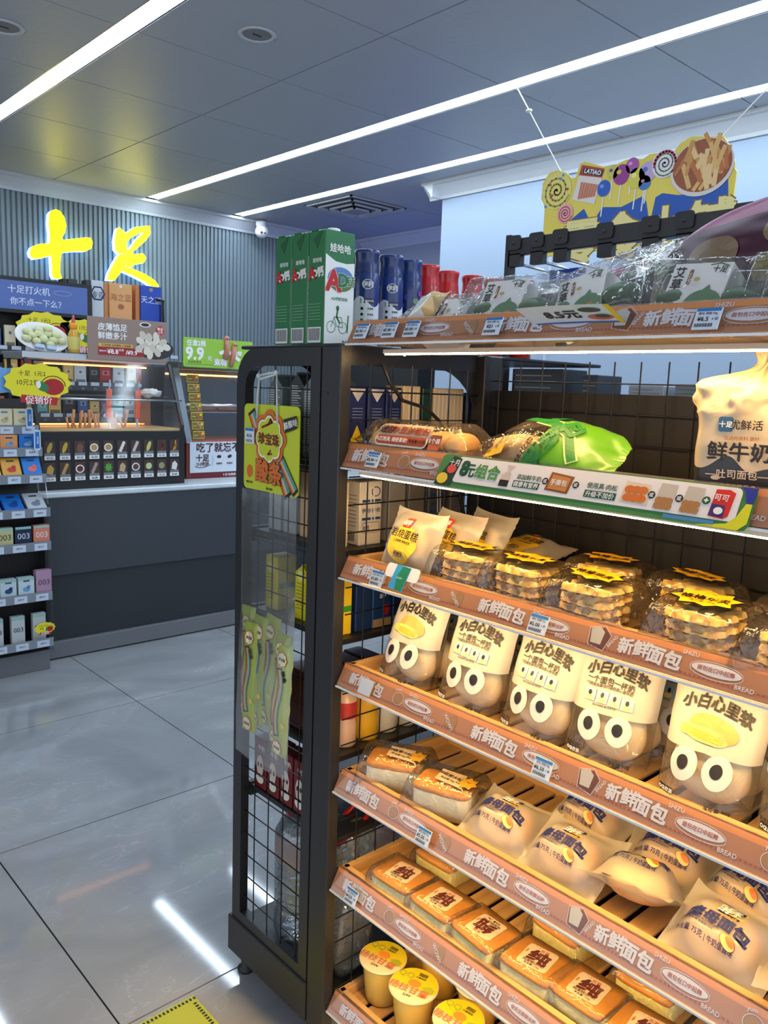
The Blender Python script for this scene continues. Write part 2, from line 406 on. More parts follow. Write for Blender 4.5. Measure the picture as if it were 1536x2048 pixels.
# --- glowing sign
SHI = [(2.147, 2.536), (2.161, 2.558), (2.19, 2.571), (2.218, 2.564), (2.246, 2.53), (2.258, 2.477), (2.249, 2.431), (2.223, 2.385), (2.239, 2.38), (2.307, 2.397), (2.39, 2.418), (2.426, 2.421), (2.441, 2.392), (2.43, 2.35), (2.388, 2.325), (2.317, 2.316), (2.252, 2.302), (2.221, 2.288), (2.213, 2.237), (2.209, 2.163), (2.222, 2.121), (2.168, 2.117), (2.157, 2.141), (2.156, 2.207), (2.154, 2.265), (2.097, 2.244), (2.041, 2.228), (2.018, 2.244), (2.012, 2.271), (2.027, 2.306), (2.077, 2.331), (2.145, 2.344), (2.148, 2.405), (2.142, 2.47)]
ZU = [[[(2.621, 2.51), (2.636, 2.524), (2.664, 2.505), (2.687, 2.491), (2.751, 2.542), (2.83, 2.563), (2.869, 2.57), (2.876, 2.519), (2.842, 2.467), (2.763, 2.39), (2.73, 2.368), (2.685, 2.35), (2.634, 2.343), (2.607, 2.369), (2.604, 2.427), (2.613, 2.48)], [(2.692, 2.381), (2.692, 2.433), (2.725, 2.467), (2.81, 2.515), (2.823, 2.515), (2.763, 2.455), (2.73, 2.404), (2.707, 2.379)]],
      [[(2.634, 2.338), (2.682, 2.35), (2.691, 2.31), (2.677, 2.255), (2.652, 2.222), (2.619, 2.183), (2.594, 2.151), (2.544, 2.151), (2.557, 2.199), (2.595, 2.274)]],
      [[(2.695, 2.363), (2.734, 2.369), (2.739, 2.352), (2.815, 2.368), (2.838, 2.341), (2.821, 2.303), (2.749, 2.282), (2.729, 2.261), (2.69, 2.257), (2.678, 2.308)]],
      [[(2.671, 2.26), (2.748, 2.246), (2.827, 2.225), (2.907, 2.186), (2.937, 2.153), (2.927, 2.121), (2.893, 2.136), (2.826, 2.171), (2.735, 2.203), (2.664, 2.224), (2.645, 2.233)]]]
SY = mt((255, 238, 0), emit=6, name='yellow_sign_face'); SB = mt((150, 205, 255), emit=3.0, name='blue_white_sign_edge')
def glyph(loops_list, lab):
    xs = [p[0] for l in loops_list for p in l[0]]; cx = (min(xs)+max(xs))/2
    t = thing('glowing_sign_character', lab, 'sign', (cx, 5.80, 2.12), group='glowing yellow shop sign')
    fn = lambda a, b, k=0: Vector((a-cx, 0, b-2.12))
    for l in loops_list:
        pass
    q = MB(); g = MB()
    for i, l in enumerate(loops_list):
        q.prism(l, lambda a, b, k=0, i=i: Vector((a-cx, -.035-i*.0006, b-2.12)), .008, SY)
        g.prism(l, lambda a, b, k=0, i=i: Vector((a-cx-.006, -.002-i*.0006, b-2.12-.004)), .033, SB)
    q.build('face', t); g.build('lit_edge', t)
glyph([[SHI]], 'glowing yellow cross-shaped character of the shop sign on the ribbed wall')
glyph(ZU, 'second glowing yellow character of the shop sign, right of the cross shape')
# --- yellow floor mat
t = thing('floor_sticker', 'yellow green floor sticker with a black stitched edge at the bottom of the picture', 'sticker', (.72, 1.42, 0))
q = MB().box((-.17, -.15, .0), (.165, .154, .0015), mt((196, 200, 40), .5, bump=(300, .3)), bev=.0005); q.build('sheet', t)
q = MB()
for i in range(34): q.box((-.165+i*.0098, .140, .0016), (-.160+i*.0098, .148, .0022), INK)
for i in range(28): q.box((.150, -.14+i*.0098, .0016), (.158, -.135+i*.0098, .0022), INK)
q.build('stitched_edge', t)

# ================================================================== COUNTER SIDE
t = thing('checkout_counter', 'long dark grey checkout counter with a pale stone top', 'counter', (1.2, 4.128, 0))
q = MB(); q.box((-3.2, 0, .848), (3.1, .62, .876), mt((206, 214, 218), .3, var=(9, .06)), bev=.006); q.build('countertop', t)
q = MB(); q.box((-3.15, .012, .443), (3.05, .03, .848), mt((58, 62, 68), .42), bev=.002); q.build('upper_panel', t)
q = MB(); q.box((-3.15, .03, .094), (3.05, .05, .443), mt((44, 47, 51), .42)); q.box((-3.15, .05, .05), (3.05, .58, .848), BLACKM); q.build('lower_panel', t)
q = MB(); q.box((-3.15, .004, .008), (3.05, .05, .094), mt((112, 114, 118), .4), bev=.002); q.build('kick_plate', t)

# --- back cabinet of cigarette packs behind the counter
BY = 5.25
t = thing('back_cabinet', 'black wall cabinet of packet shelves behind the counter', 'cabinet', (1.2, BY, 0))
q = MB(); q.box((-2.6, .06, 0), (1.50, .35, 1.84), BLACKM); q.build('carcass', t)
LV = [1.02, 1.22, 1.42, 1.62]
for z in LV:
    MB().box((-2.6, -.06, z-.012), (1.50, .06, z), DARKP).build('shelf', t)
    q = MB(); q.box((-2.6, -.068, z-.045), (1.50, -.06, z+.012), mt((62, 66, 72), .3)); 
    for k in range(52):
        x = -2.55+k*.08
        q.rect(x, z-.012, x+.055, z+.010, mt((196, 206, 222), .5), fr((0, -.068, 0), *NY))
        q.text(str(11+(k*3) % 80), mt((170, 172, 176), .5), fr((0, -.068, 0), *NY), .02, x+.028, z-.03, bold=.01)
    q.build('price_rail', t)
q = MB(); q.box((-2.6, -.07, 1.825), (.985, .35, 2.035), BLACKM); q.build('header_box', t)
fb = fr((0, -.071, 0), *NY)
q = MB(); q.rect(-2.55, 1.846, .955, 2.012, mt((70, 92, 150), emit=.35), fb)
q.text('十足打火机', mt((205, 215, 235), .5), fb, .05, .60, 1.965); q.text('你不点一下么？', mt((205, 215, 235), .5), fb, .047, .64, 1.895)
q.line([(.80+.055*math.cos(a/3), 1.965+.014*math.sin(a/3)) for a in range(19)], .003, mt((150, 165, 200), .5), fb, k=1)
for i in range(5): q.line(rrect(.0+i*.085, 1.865, .04+i*.085, 1.985, .018, 4), .003, mt((170, 185, 215), .5), fb, 1, True)
q.build('lit_header_panel', t)
q = MB(); q.tube([(1.49, -.04, 1.84), (1.49, -.04, 1.99), (1.44, -.04, 1.995)], .012, BLACKM, 4); q.build('side_bracket', t)
PK = [((214, 178, 96), 'gold'), ((232, 222, 190), 'cream'), ((170, 34, 36), 'dark red'), ((60, 96, 150), 'blue'), ((200, 205, 210), 'silver'), ((36, 38, 44), 'black'), ((96, 170, 165), 'teal'), ((196, 120, 70), 'copper'), ((120, 100, 140), 'violet')]
def pack_mesh(c, wd, h):
    q = MB(); q.box((-wd/2, -.012, 0), (wd/2, .012, h), mt(c, .35), bev=.001); q.build
    fn = fr((0, -.0125, 0), *NY); c2 = tuple(min(255, int(x*.6+90)) for x in c); c3 = tuple(int(x*.55) for x in c)
    q.rect(-wd*.32, h*.52, wd*.32, h*.80, mt(c2, .4), fn); q.rect(-wd*.4, h*.1, wd*.4, h*.24, mt(c3, .4), fn); q.ell(0, h*.66, wd*.14, h*.08, mt(c3, .4), fn, 1, n=8)
    return q.mesh('cigarette_packet')
PM = {}
lvn = ['lowest', 'second', 'third', 'top']; used = set(); prnd = random.Random(3)
for li, z in enumerate(LV):
    x = 1.18; seq = []
    while x < 2.66:
        while True:
            ci = prnd.randrange(len(PK))
            k2 = (seq[-2][0] if len(seq) > 1 else -1, seq[-1][0] if seq else -1, ci, li)
            if (not seq or seq[-1][0] != ci) and k2 not in used: break
        used.add(k2); wd = .062+.014*prnd.randrange(2); h = .088+.022*prnd.randrange(3); seq.append((ci, x, wd, h)); x += wd+.014
    for n, (ci, x, wd, h) in enumerate(seq):
        c, cn = PK[ci]; key = (ci, round(wd, 3), round(h, 3))
        if key not in PM: PM[key] = pack_mesh(c, wd, h)
        o = bpy.data.objects.new('cigarette_packet', PM[key]); col.objects.link(o); o.location = (x, BY-.03, z)
        if n == 0: o['label'] = '%s packet at the left end of the %s shelf behind the counter' % (cn, lvn[li])
        elif n == len(seq)-1: o['label'] = '%s packet at the right end of the %s shelf behind the counter' % (cn, lvn[li])
        else: o['label'] = '%s packet between %s and %s ones on the %s shelf behind the counter' % (cn, PK[seq[n-1][0]][1], PK[seq[n+1][0]][1], lvn[li])
        o['category'] = 'packet'; o['group'] = 'packets on the black cabinet shelves'
# tall boxes standing on the cabinet
def tallbox(x, wd, h, c, side, lab, txt, deco, dy=0):
    t = thing('gift_box', lab, 'box', (x, BY-.02+dy, 1.84), group='gift boxes on the cabinet top')
    q = MB(); q.box((-wd/2, 0, 0), (wd/2, .09, h), mt(c, .4), bev=.002); q.box((-wd/2-.03, .012, 0), (-wd/2-.001, .09, h*.99), mt(side, .4)); q.build('carton', t)
    fn = fr((0, 0, 0), *NY); q = MB(); deco(q, fn); q.text(txt[0], mt(txt[1], .5), fn, .05, 0, h*.62, bold=.01); q.build('printed_label', t)
tallbox(2.245, .078, .235, (200, 208, 214), (40, 44, 52), 'silver and black gift box beside the lit header panel', ('传奇', (30, 50, 110)), lambda q, fn: (q.poly(star(6, .044, .05, 0, .155), NAVY, fn), q.poly(star(6, .034, .039, 0, .155), mt((200, 208, 214), .4), fn, 1)))
tallbox(2.40, .155, .232, (222, 160, 98), (200, 130, 70), 'tan orange gift box, middle of three on the cabinet top', ('海之蓝', (150, 90, 50)), lambda q, fn: (q.ell(0, .085, .022, .018, mt((170, 96, 60), .5), fn), q.ell(0, .215, .010, .010, PAPER, fn)))
tallbox(2.613, .15, .240, (26, 66, 168), (196, 120, 60), 'blue gift box, right one of three on the cabinet top', ('天之蓝', (220, 226, 240)), lambda q, fn: (q.ell(0, .215, .014, .014, mt((150, 130, 110), .5), fn),))
tallbox(2.15, .06, .245, (44, 48, 58), (34, 38, 46), 'black gift box behind the silver one on the cabinet', ('酒', (60, 64, 72)), lambda q, fn: None, .16)
# promotional bursts on the cabinet
def burst(loc, s, lab, yfront=True, txt='10元2包'):
    t = thing('price_burst', lab, 'sign', loc, group='yellow promotion bursts')
    fn = fr((0, 0, 0), *NY)
    q = MB(); q.prism([star(13, .115*s, .128*s, 0, 0, 1.35, .78)], fn, .002, mt((235, 222, 40), .45)); q.build('card', t)
    fn = fr((0, -.0025, 0), *NY); q = MB()
    q.text('十足  1元2', mt((70, 60, 20), .5), fn, .03*s, -.03*s, .045*s, bold=0); q.text(txt, mt((70, 60, 20), .5), fn, .034*s, -.05*s, .0, bold=0)
    q.ell(.075*s, -.02*s, .055*s, .042*s, mt((170, 30, 34), .5), fn, 1); q.line([(.075*s+.062*s*math.cos(a*PI/8), -.015*s+.05*s*math.sin(a*PI/8)) for a in range(0, 9)], .004*s, INK, fn, 1)
    q.ell(.02*s, -.02*s, .035*s, .022*s, mt((50, 120, 70), .5), fn, 2, rot=-.5); q.ell(0, -.01*s, .012*s, .02*s, WHITE, fn, 3)
    q.poly([(-.09*s, -.10*s), (.09*s, -.115*s), (.10*s, -.075*s), (-.085*s, -.062*s)], RED, fn, 1); q.text('促销价', WHITE, fn, .045*s, 0, -.088*s, k=2); q.build('print', t)
burst((1.87, 5.14, 1.745), 1.0, 'yellow promotion burst on the cabinet, left of the plate')
burst((2.10, 5.14, 1.72), 1.0, 'yellow promotion burst on the cabinet behind the sauce bottle')
burst((1.42, 4.00, 1.425), .93, 'yellow promotion burst above the front packet rack')

# --- heated snack cabinet (left) on the counter
X0, X1 = 1.50, 2.31
t = thing('heated_snack_cabinet', 'black heated snack cabinet with slanted glass and a picture menu panel', 'food warmer', (X0, 4.22, .876))
W_ = X1-X0; Z = lambda z: z-.876
q = MB(); q.box((-.02, 0, .0), (W_, .03, Z(1.178)), BLACKM, bev=.003); q.box((-.02, .03, 0), (W_, .42, Z(1.15)), BLACKM); q.build('base_body', t)
q = MB(); q.box((-.02, .16, Z(1.545)), (W_-.03, .46, Z(1.582)), mt((190, 194, 198), .3, metal=.6), bev=.004); q.build('top_shelf', t)
q = MB()
for x in (-.015, W_-.02): 
    q.add([(x, 0, Z(1.178)), (x+.016, 0, Z(1.178)), (x+.016, .42, Z(1.178)), (x, .42, Z(1.178)), (x, .0, Z(1.21)), (x+.016, .0, Z(1.21)), (x+.016, .16, Z(1.55)), (x, .16, Z(1.55)), (x, .175, Z(1.55)), (x+.016, .175, Z(1.55)), (x+.016, .022, Z(1.20)), (x, .022, Z(1.20))],
          [(0, 1, 5, 4), (4, 5, 6, 7), (7, 6, 9, 8), (8, 9, 10, 11), (0, 4, 11, 3), (4, 7, 8, 11), (5, 6, 9, 10), (1, 2, 10, 5)], BLACK)
q.box((-.015, .40, Z(1.17)), (.0, .42, Z(1.55)), BLACK); q.box((W_-.02, .40, Z(1.17)), (W_-.004, .42, Z(1.55)), BLACK)
q.tube([(0, .018, Z(1.345)), (W_-.01, .018, Z(1.345))], .006, CHROME, 6); q.build('frame', t)
q = MB(); q.add([(.0, .004, Z(1.19)), (W_-.02, .004, Z(1.19)), (W_-.02, .162, Z(1.545)), (.0, .162, Z(1.545))], [(0, 1, 2, 3)], GLASS2)
q.build('glass_front', t)
q = MB(); q.box((.0, .02, Z(1.178)), (W_-.02, .40, Z(1.19)), mt((225, 190, 130), .35, metal=.2)); q.build('food_tray', t)
WARM = mt((255, 170, 80), emit=9, name='warm_led')
q = MB()
for i in range(46): q.box((.09+i*.0125, .165, Z(1.520)), (.097+i*.0125, .172, Z(1.526)), WARM)
q.box((.04, .172, Z(1.519)), (W_-.16, .18, Z(1.533)), mt((150, 120, 90), .4)); q.build('warm_light_strip', t)
q = MB(); q.box((.02, .30, Z(1.197)), (W_-.1, .31, Z(1.204)), mt((255, 165, 80), emit=6, name='warm_led_low')); q.build('lower_light_strip', t)
q = MB(); q.box((.02, .10, Z(1.36)), (W_-.05, .34, Z(1.366)), GLASS); q.build('glass_shelf', t)
q = MB(); q.box((W_-.13, .30, Z(1.19)), (W_-.06, .36, Z(1.34)), mt((160, 100, 60), .4)); q.build('inner_pillar', t)
foods = [((176, 165, 70), 'corn'), ((196, 170, 60), 'corn'), ((120, 84, 74), 'meat'), ((196, 150, 90), 'dish'), ((190, 150, 80), 'dish'), ((225, 225, 225), 'stick'), ((205, 195, 190), 'stick'), ((200, 200, 110), 'corn'), ((120, 50, 36), 'thin'), ((205, 150, 50), 'thin'),
         ((200, 160, 80), 'meat'), ((190, 150, 90), 'stick'), ((110, 40, 36), 'dish'), ((170, 150, 140), 'stick'), ((80, 160, 60), 'leaf'), ((190, 165, 130), 'meat'), ((90, 70, 60), 'dish'), ((190, 210, 150), 'disc'), ((150, 150, 120), 'disc'), ((225, 225, 220), 'meat')]
fn = fr((0, -.001, 0), *NY)
for k in range(20):
    cx = .045+(k % 10)*.0775; zz = (Z(1.095), Z(.985))[k//10]
    q = MB(); q.box((cx-.028, -.003, zz-.034), (cx+.028, 0, zz+.034), mt((74, 50, 42), .4)); fq = fr((0, -.003, 0), *NY); c, kd = foods[k]; fm = mt(c, .5)
    if kd == 'corn': q.ell(cx, zz, .011, .029, fm, fq, 1, rot=-.35)
    elif kd == 'dish': q.ell(cx, zz-.002, .023, .022, WHITE, fq, 1); q.ell(cx, zz-.002, .017, .016, fm, fq, 2)
    elif kd == 'disc': q.ell(cx, zz, .018, .018, fm, fq, 1)
    elif kd == 'stick':
        for j in range(4): q.ell(cx-.009+j*.006, zz-.02+j*.013, .009, .010, fm, fq, 1+j*.2)
    elif kd == 'thin': q.line([(cx-.008, zz-.028), (cx+.004, zz), (cx+.008, zz+.028)], .007, fm, fq, 1); q.line([(cx+.004, zz-.02), (cx+.010, zz+.01)], .008, fm, fq, 1)
    elif kd == 'leaf': q.poly(star(8, .014, .024, cx, zz, 1, 1.2), fm, fq, 1)
    else: q.poly([(cx-.018, zz-.022), (cx+.012, zz-.028), (cx+.02, zz+.004), (cx+.004, zz+.024), (cx-.012, zz+.012)], fm, fq, 1)
    pf = q.build('menu_picture', t)
    q = MB(); q.box((cx-.027, -.006, zz-.062), (cx+.027, -.001, zz-.042), WHITE); q.text('¥%s' % ['3.00', '5.00', '2.50', '6.80', '6.80', '2.00', '3.50', '4.00', '1.50', '2.80'][k % 10], INK, fr((0, -.006, 0), *NY), .015, cx, zz-.052, k=1); q.box((cx-.027, -.005, zz-.042), (cx+.027, -.001, zz-.028), mt((120, 126, 130), .3)); q.build('menu_price', t)
# skewers & tongs inside
SKW = mt((226, 150, 84), .5)
rnd = random.Random(4)
for i in range(16):
    cx = X0+.19+.018*i+rnd.uniform(-.006, .006); 
    if i > 10: cx += .05
    q = MB(); hh = .05+.05*rnd.random(); lx = rnd.uniform(-.02, .02)
    q.tube([(0, 0, 0), (lx, .01, hh*.6), (lx*1.4, .012, hh)], .0055+.003*rnd.random(), SKW, 6)
    q.build('breaded_snack_stick', None, 'golden breaded snack stick standing in the heated cabinet', 'snack', 'snack sticks in the heated cabinet', loc=(cx, 4.34+rnd.uniform(-.02, .02), 1.191))
def tongs(x, y, z0, lab):
    t = thing('tongs', lab, 'tongs', (x, y, z0), group='orange handled tongs'); M = Matrix.Rotation(.05, 4, 'Y')
    MB().box((-.016, -.006, .05), (.016, .006, .21), mt((240, 84, 20), .4), M, bev=.005).build('handle', t)
    q = MB(); q.box((-.004, -.003, .21), (.004, .003, .26), CHROME, M); q.box((-.006, -.003, .0), (.006, .003, .05), CHROME, M); q.build('steel_arm', t)
tongs(1.908, 4.335, 1.19, 'orange handled tongs in the heated cabinet, left one'); tongs(2.075, 4.335, 1.19, 'orange handled tongs in the heated cabinet, right one')
t = thing('food_bag', 'crumpled white paper bag on the glass shelf at the cabinet right end', 'bag', (2.19, 4.40, 1.367))
MB().ball((0, 0, .017), (.06, .04, .022), WHITE, seed=3, amp=.7, nu=24, nv=14).build('bag_body', t)
# on top of the cabinet
t = thing('dumpling_plate', 'white oval plate of pale dumplings leaning on top of the heated cabinet', 'plate', (1.60, 4.44, 1.583), rot=(-.32, .10, 0))
q = MB().lathe([(0, 0), (.10, 0), (.125, .012), (.13, .016), (.126, .02), (.098, .008), (0, .006)], WHITE, Matrix.Rotation(PI/2, 4, 'X') @ Matrix.Diagonal((1.1, .62, 1, 1)), n=32)
q.v = [(x, y, z+.075) for x, y, z in q.v]; q.build('dish', t)
DUM = mt((212, 214, 160), .45)
for i in range(14):
    a = i*2.4; rr = .022*math.sqrt(i); cx, cz = rr*math.cos(a)*1.25, rr*math.sin(a)*.6
    MB().ball((0, 0, 0), (.026, .013, .018), DUM, nu=10, nv=6, seed=i, amp=.35).build('dumpling', t, loc=(cx, -.020-.004*(i % 3), .078+cz))
q = MB()
for i in range(2): q.box((-.05+i*.06, -.05, 0), (.0+i*.06, -.03, .022), mt((180, 200, 225), .3), bev=.004)
q.build('support_clip', t)
t = thing('sauce_bottle', 'squeeze bottle of yellow sauce with orange cap beside the dumpling plate', 'bottle', (1.765, 4.43, 1.583))
MB().lathe([(0, 0), (.028, 0), (.03, .01), (.029, .09), (.022, .118), (.014, .128)], mt((214, 160, 60), .2), n=20).build('body', t)
MB().lathe([(.0305, .02), (.031, .022), (.031, .085), (.0305, .087)], mt((214, 200, 110), .4), n=20).build('label', t)
MB().lathe([(.016, .126), (.019, .130), (.019, .152), (.012, .16), (0, .16)], mt((240, 150, 30), .35), n=16).build('cap', t)
MB().lathe([(.010, .16), (.007, .185), (.004, .202), (0, .204)], mt((200, 90, 90), .3), n=12).build('nozzle', t)
# dumpling sign
t = thing('dumpling_sign', 'brown poster board of dumplings with prices on the heated cabinet', 'sign', (2.050, 4.368, 1.556))
fn = fr((0, 0, 0), *NY); q = MB(); q.box((-.235, 0, 0), (.23, .006, .228), mt((148, 124, 112), .5), bev=.001); q.build('board', t)
q = MB()
q.ell(.155, .075, .115, .058, mt((46, 42, 44), .5), fn, 1)
for i in range(16):
    a = i*2.4; rr = .017*math.sqrt(i); q.ell(.135+rr*math.cos(a)*1.5, .10+rr*math.sin(a)*.9, .026, .019, mt((222, 214, 196) if i % 2 else (204, 194, 176), .5), fn, 2+i*.12, rot=a, n=12)
q.ell(.095, .205, .035, .014, mt((225, 215, 205), .5), fn, 1); q.ell(.095, .205, .025, .009, INK, fn, 2)
q.poly(star(9, .022, .027, .185, .18), mt((190, 40, 44), .5), fn, 6); q.text('新品', WHITE, fn, .018, .185, .188, k=7); q.text('上市', WHITE, fn, .016, .185, .170, k=7)
q.text('皮薄馅足', WHITE, fn, .042, -.095, .178, bold=.03, k=2); q.text('鲜嫩多汁', WHITE, fn, .042, -.095, .132, bold=.03, k=2)
q.rect(-.175, .072, .02, .090, mt((226, 178, 80), .5), fn, 2); q.text('五花肉馅 玉米猪肉 小包装购', INK, fn, .0135, -.075, .081, k=3)
q.rect(-.178, .028, .085, .070, mt((158, 30, 38), .5), fn, 3); q.text('速食水饺', WHITE, fn, .016, -.152, .049, k=4, width=.04); q.text('¥8.8', WHITE, fn, .04, -.096, .048, bold=.03, k=4, width=.062); q.text('/¥9.9', WHITE, fn, .04, .012, .046, bold=.03, k=4, width=.066); q.text('元/份', WHITE, fn, .014, -.047, .058, k=4); q.text('元/份', WHITE, fn, .014, .062, .056, k=4)
q.build('print', t)

# --- sausage oven (right)
t = thing('sausage_roller_oven', 'grey glass fronted sausage oven beside the heated cabinet', 'food warmer', (2.44, 4.40, .876))
q = MB(); q.box((.0, 0, 0), (.62, .40, .215), mt((70, 40, 34), .4)); q.box((-.02, .0, .0), (.0, .4, .235), mt((120, 50, 34), .4)); q.build('base_body', t)
q = MB(); q.box((-.02, .10, .655), (.62, .42, .70), mt((112, 118, 124), .35, metal=.4), bev=.004)
q.add([(-.02, -.004, .215), (.018, -.004, .215), (-.055+.04, .10, .66), (-.055, .10, .66), (-.02, .03, .215), (.018, .03, .215), (-.015, .13, .66), (-.055, .13, .66)], [(0, 1, 2, 3), (4, 7, 6, 5), (0, 3, 7, 4), (1, 5, 6, 2)], mt((132, 138, 144), .35, metal=.4)); 
q.box((-.1, .13, .215), (-.09, .42, .66), DARKP); q.box((-.02, .38, .2), (.62, .4, .66), mt((84, 88, 92), .4, metal=.5)); q.build('frame', t)
q = MB(); q.add([(.018, 0, .215), (.62, 0, .215), (.62, .10, .655), (-.02, .10, .655)], [(0, 1, 2, 3)], GLASS); q.build('glass_front', t)
q = MB(); q.box((-.01, .02, .215), (.62, .38, .232), mt((214, 110, 70), .4)); q.build('food_tray', t)
q = MB(); q.tube([(.0, .06, .44), (.62, .06, .44)], .012, CHROME, 8); q.box((-.01, .08, .395), (.62, .34, .40), CHROME); q.build('rack', t)
q = MB(); q.box((.03, .36, .62), (.6, .37, .63), mt((255, 180, 110), emit=5, name='oven_lamp')); q.build('lamp', t)
q = MB(); q.box((.16, .30, .235), (.24, .36, .40), mt((150, 110, 84), .4)); q.build('inner_pillar', t)
SA = mt((196, 110, 60), .35, var=(60, .25))
for i, (dx, yy) in enumerate([(.17, .12), (.33, .12), (.22, .19), (.40, .19)]):
    q = MB(); q.tube([(-.07, 0, 0), (-.06, 0, .001), (0, 0, 0), (.06, 0, .001), (.07, 0, 0)], .017, SA if i < 2 else mt((200, 190, 185), .3), 10)
    q.build('sausage', None, ['brown grilled sausage on the oven rack, left one', 'brown grilled sausage on the oven rack, right one', 'wrapped sausage lying behind the brown ones, left', 'wrapped sausage lying behind the brown ones, right'][i], 'sausage', 'sausages on the oven rack', loc=(2.44+dx, 4.40+yy, 1.294+(.0)))
for k in range(7):
    zz = .60-k*.056; yy = .0+(zz-.215)/.44*.10-.004; xx = .065
    q = MB(); q.box((xx-.04, yy-.004, zz-.024), (xx+.04, yy-.001, zz+.024), mt((214, 180, 50), .5), bev=.001); fq = fr((0, yy-.004, 0), *NY)
    q.rect(xx-.036, zz-.019, xx+.036, zz+.019, mt((120, 112, 60), .5), fq); q.line([(xx+.0, zz+.014), (xx+.022, zz-.012)], .012, mt((190, 140, 120) if k % 2 else (200, 90, 60), .5), fq, 1); q.ell(xx+.026, zz+.008, .009, .009, YELLOW, fq, 2, n=10); q.rect(xx-.03, zz-.004, xx-.006, zz+.0, YELLOW, fq, 1)
    q.build('flavour_sticker', t)
fn = fr((0, -.004, 0), *NY)
q = MB(); q.box((.0, -.006, .0), (.60, -.001, .222), mt((214, 222, 232), .4)); fn = fr((0, -.0065, 0), *NY)
q.rect(.0, .0, .60, .036, mt((110, 30, 36), .4), fn); BR = mt((74, 34, 34), .5)
q.text('吃了就忘不了', BR, fn, .062, .225, .188, bold=.03); q.text('十足', BR, fn, .046, .085, .125, bold=.04); q.text('SH烤肠', BR, fn, .028, .085, .088); q.line([(.035, .074), (.06, .066), (.10, .068), (.14, .082)], .004, BR, fn)
q.line([(.155, .14), (.155, .075)], .0016, BR, fn)
for i in range(3): q.ell(.20+i*.075, .13, .016, .010, BR, fn, rot=.3*i); q.text(['纯猪肉', '纯香料', '纯工艺'][i], BR, fn, .0145, .20+i*.075, .088)
q.text('十足·你真够意思', WHITE, fn, .018, .29, .018, k=1); q.build('front_poster', t)
t = thing('green_price_sign', 'green price sign with two sausages standing on the oven', 'sign', (2.60, 4.36, 1.577))
q = MB(); q.prism([rrect(-.225, -.035, .25, .135, .012, 3)], fr((0, 0, 0), *NY), .004, mt((150, 196, 62), .5)); q.build('board', t)
fn = fr((0, -.0045, 0), *NY); q = MB(); q.text('任意2根', WHITE, fn, .036, -.14, .105, bold=.04); q.text('9.9', WHITE, fn, .10, -.15, .045, bold=.04); q.text('元', WHITE, fn, .03, -.05, .02); q.text('热 卖 好 物 来', mt((60, 90, 30), .5), fn, .014, -.15, -.005); q.line([(-.21, -.018), (.0, -.018)], .002, mt((60, 90, 30), .5), fn)
q.text('来嗨', WHITE, fn, .045, .02, .0, bold=.06, k=8); q.text('香嫩', WHITE, fn, .03, .14, .06, bold=.05, k=8)
q.line([(.02, .055), (.06, .07), (.11, .05), (.15, .02)], .022, WHITE, fn, 7); q.build('print', t)
q = MB()
for (a, b, c, d, R) in ((.055, .02, .062, .14, .022), (.09, -.02, .115, .105, .020)):
    q.tube([(a, -.010, b), ((a+c)/2+.004, -.012, (b+d)/2), (c, -.010, d)], R*.8, mt((196, 130, 112), .4), 10); q.ball((c, -.010, d), (R*.82, R*.82, R*.9), mt((196, 130, 112), .4), nu=10, nv=6)
    q.ball((c-.006, -.026, d), (.004, .002, .005), INK, nu=8, nv=5); q.ball((c+.007, -.026, d), (.004, .002, .005), INK, nu=8, nv=5)
q.build('sausage_figure', t)
q = MB()
for x_ in (-.12, .14): q.box((x_-.01, .003, -.001), (x_+.01, .20, .003), CHROME)
q.build('support_clip', t)

# --- packet rack in front of the counter
t = thing('packet_display_rack', 'black stepped packet rack at the front of the counter with clear price rails', 'display rack', (1.45, 4.0, 0))
q = MB(); q.box((-.95, .02, .0), (.0, .122, .10), mt((112, 114, 118), .45), bev=.002); q.build('plinth', t)
RZ = [(.165, 0.0), (.40, 0.0), (.65, 0.0), (.815, 0.0), (.975, .04), (1.10, .085), (1.205, .125)]
q = MB(); q.box((-.95, .105, .1), (.0, .122, .84), BLACKM); q.add([(-.95, .11, .84), (0, .11, .84), (0, .26, 1.34), (-.95, .26, 1.34)], [(0, 1, 2, 3)], BLACKM)
q.add([(-.012, .02, .10), (.0, .02, .10), (.0, .122, .10), (-.012, .122, .10), (-.012, .02, .84), (0, .02, .84), (0, .122, .84), (-.012, .122, .84)], [(0, 3, 7, 4), (1, 5, 6, 2), (0, 4, 5, 1)], BLACK); q.build('back_panel', t)
q = MB(); q.prism([[(-.03, .10), (.125, .10), (.125, .85), (.27, 1.34), (.16, 1.34), (.0, .84)]], lambda a, b, k=0: Vector((.002, a, b)), .003, ACRYL); q.build('clear_side_panel', t)
for i, (z, dy) in enumerate(RZ):
    MB().box((-.95, dy-.03, z-.008), (-.002, dy+.12, z), BLACK).build('shelf', t)
    q = MB(); q.box((-.95, dy-.034, z-.030), (.0, dy-.031, z+.014), mt((150, 158, 168), .15, metal=.3)); fq = fr((0, dy-.0345, 0), *NY)
    for k in range(9): q.rect(-.08-k*.10, z-.028, -.02-k*.10, z+.006, mt((200, 212, 228), .4), fq); q.text('¥59.9', INK, fq, .012, -.05-k*.10, z-.01, k=1)
    q.build('price_rail', t)
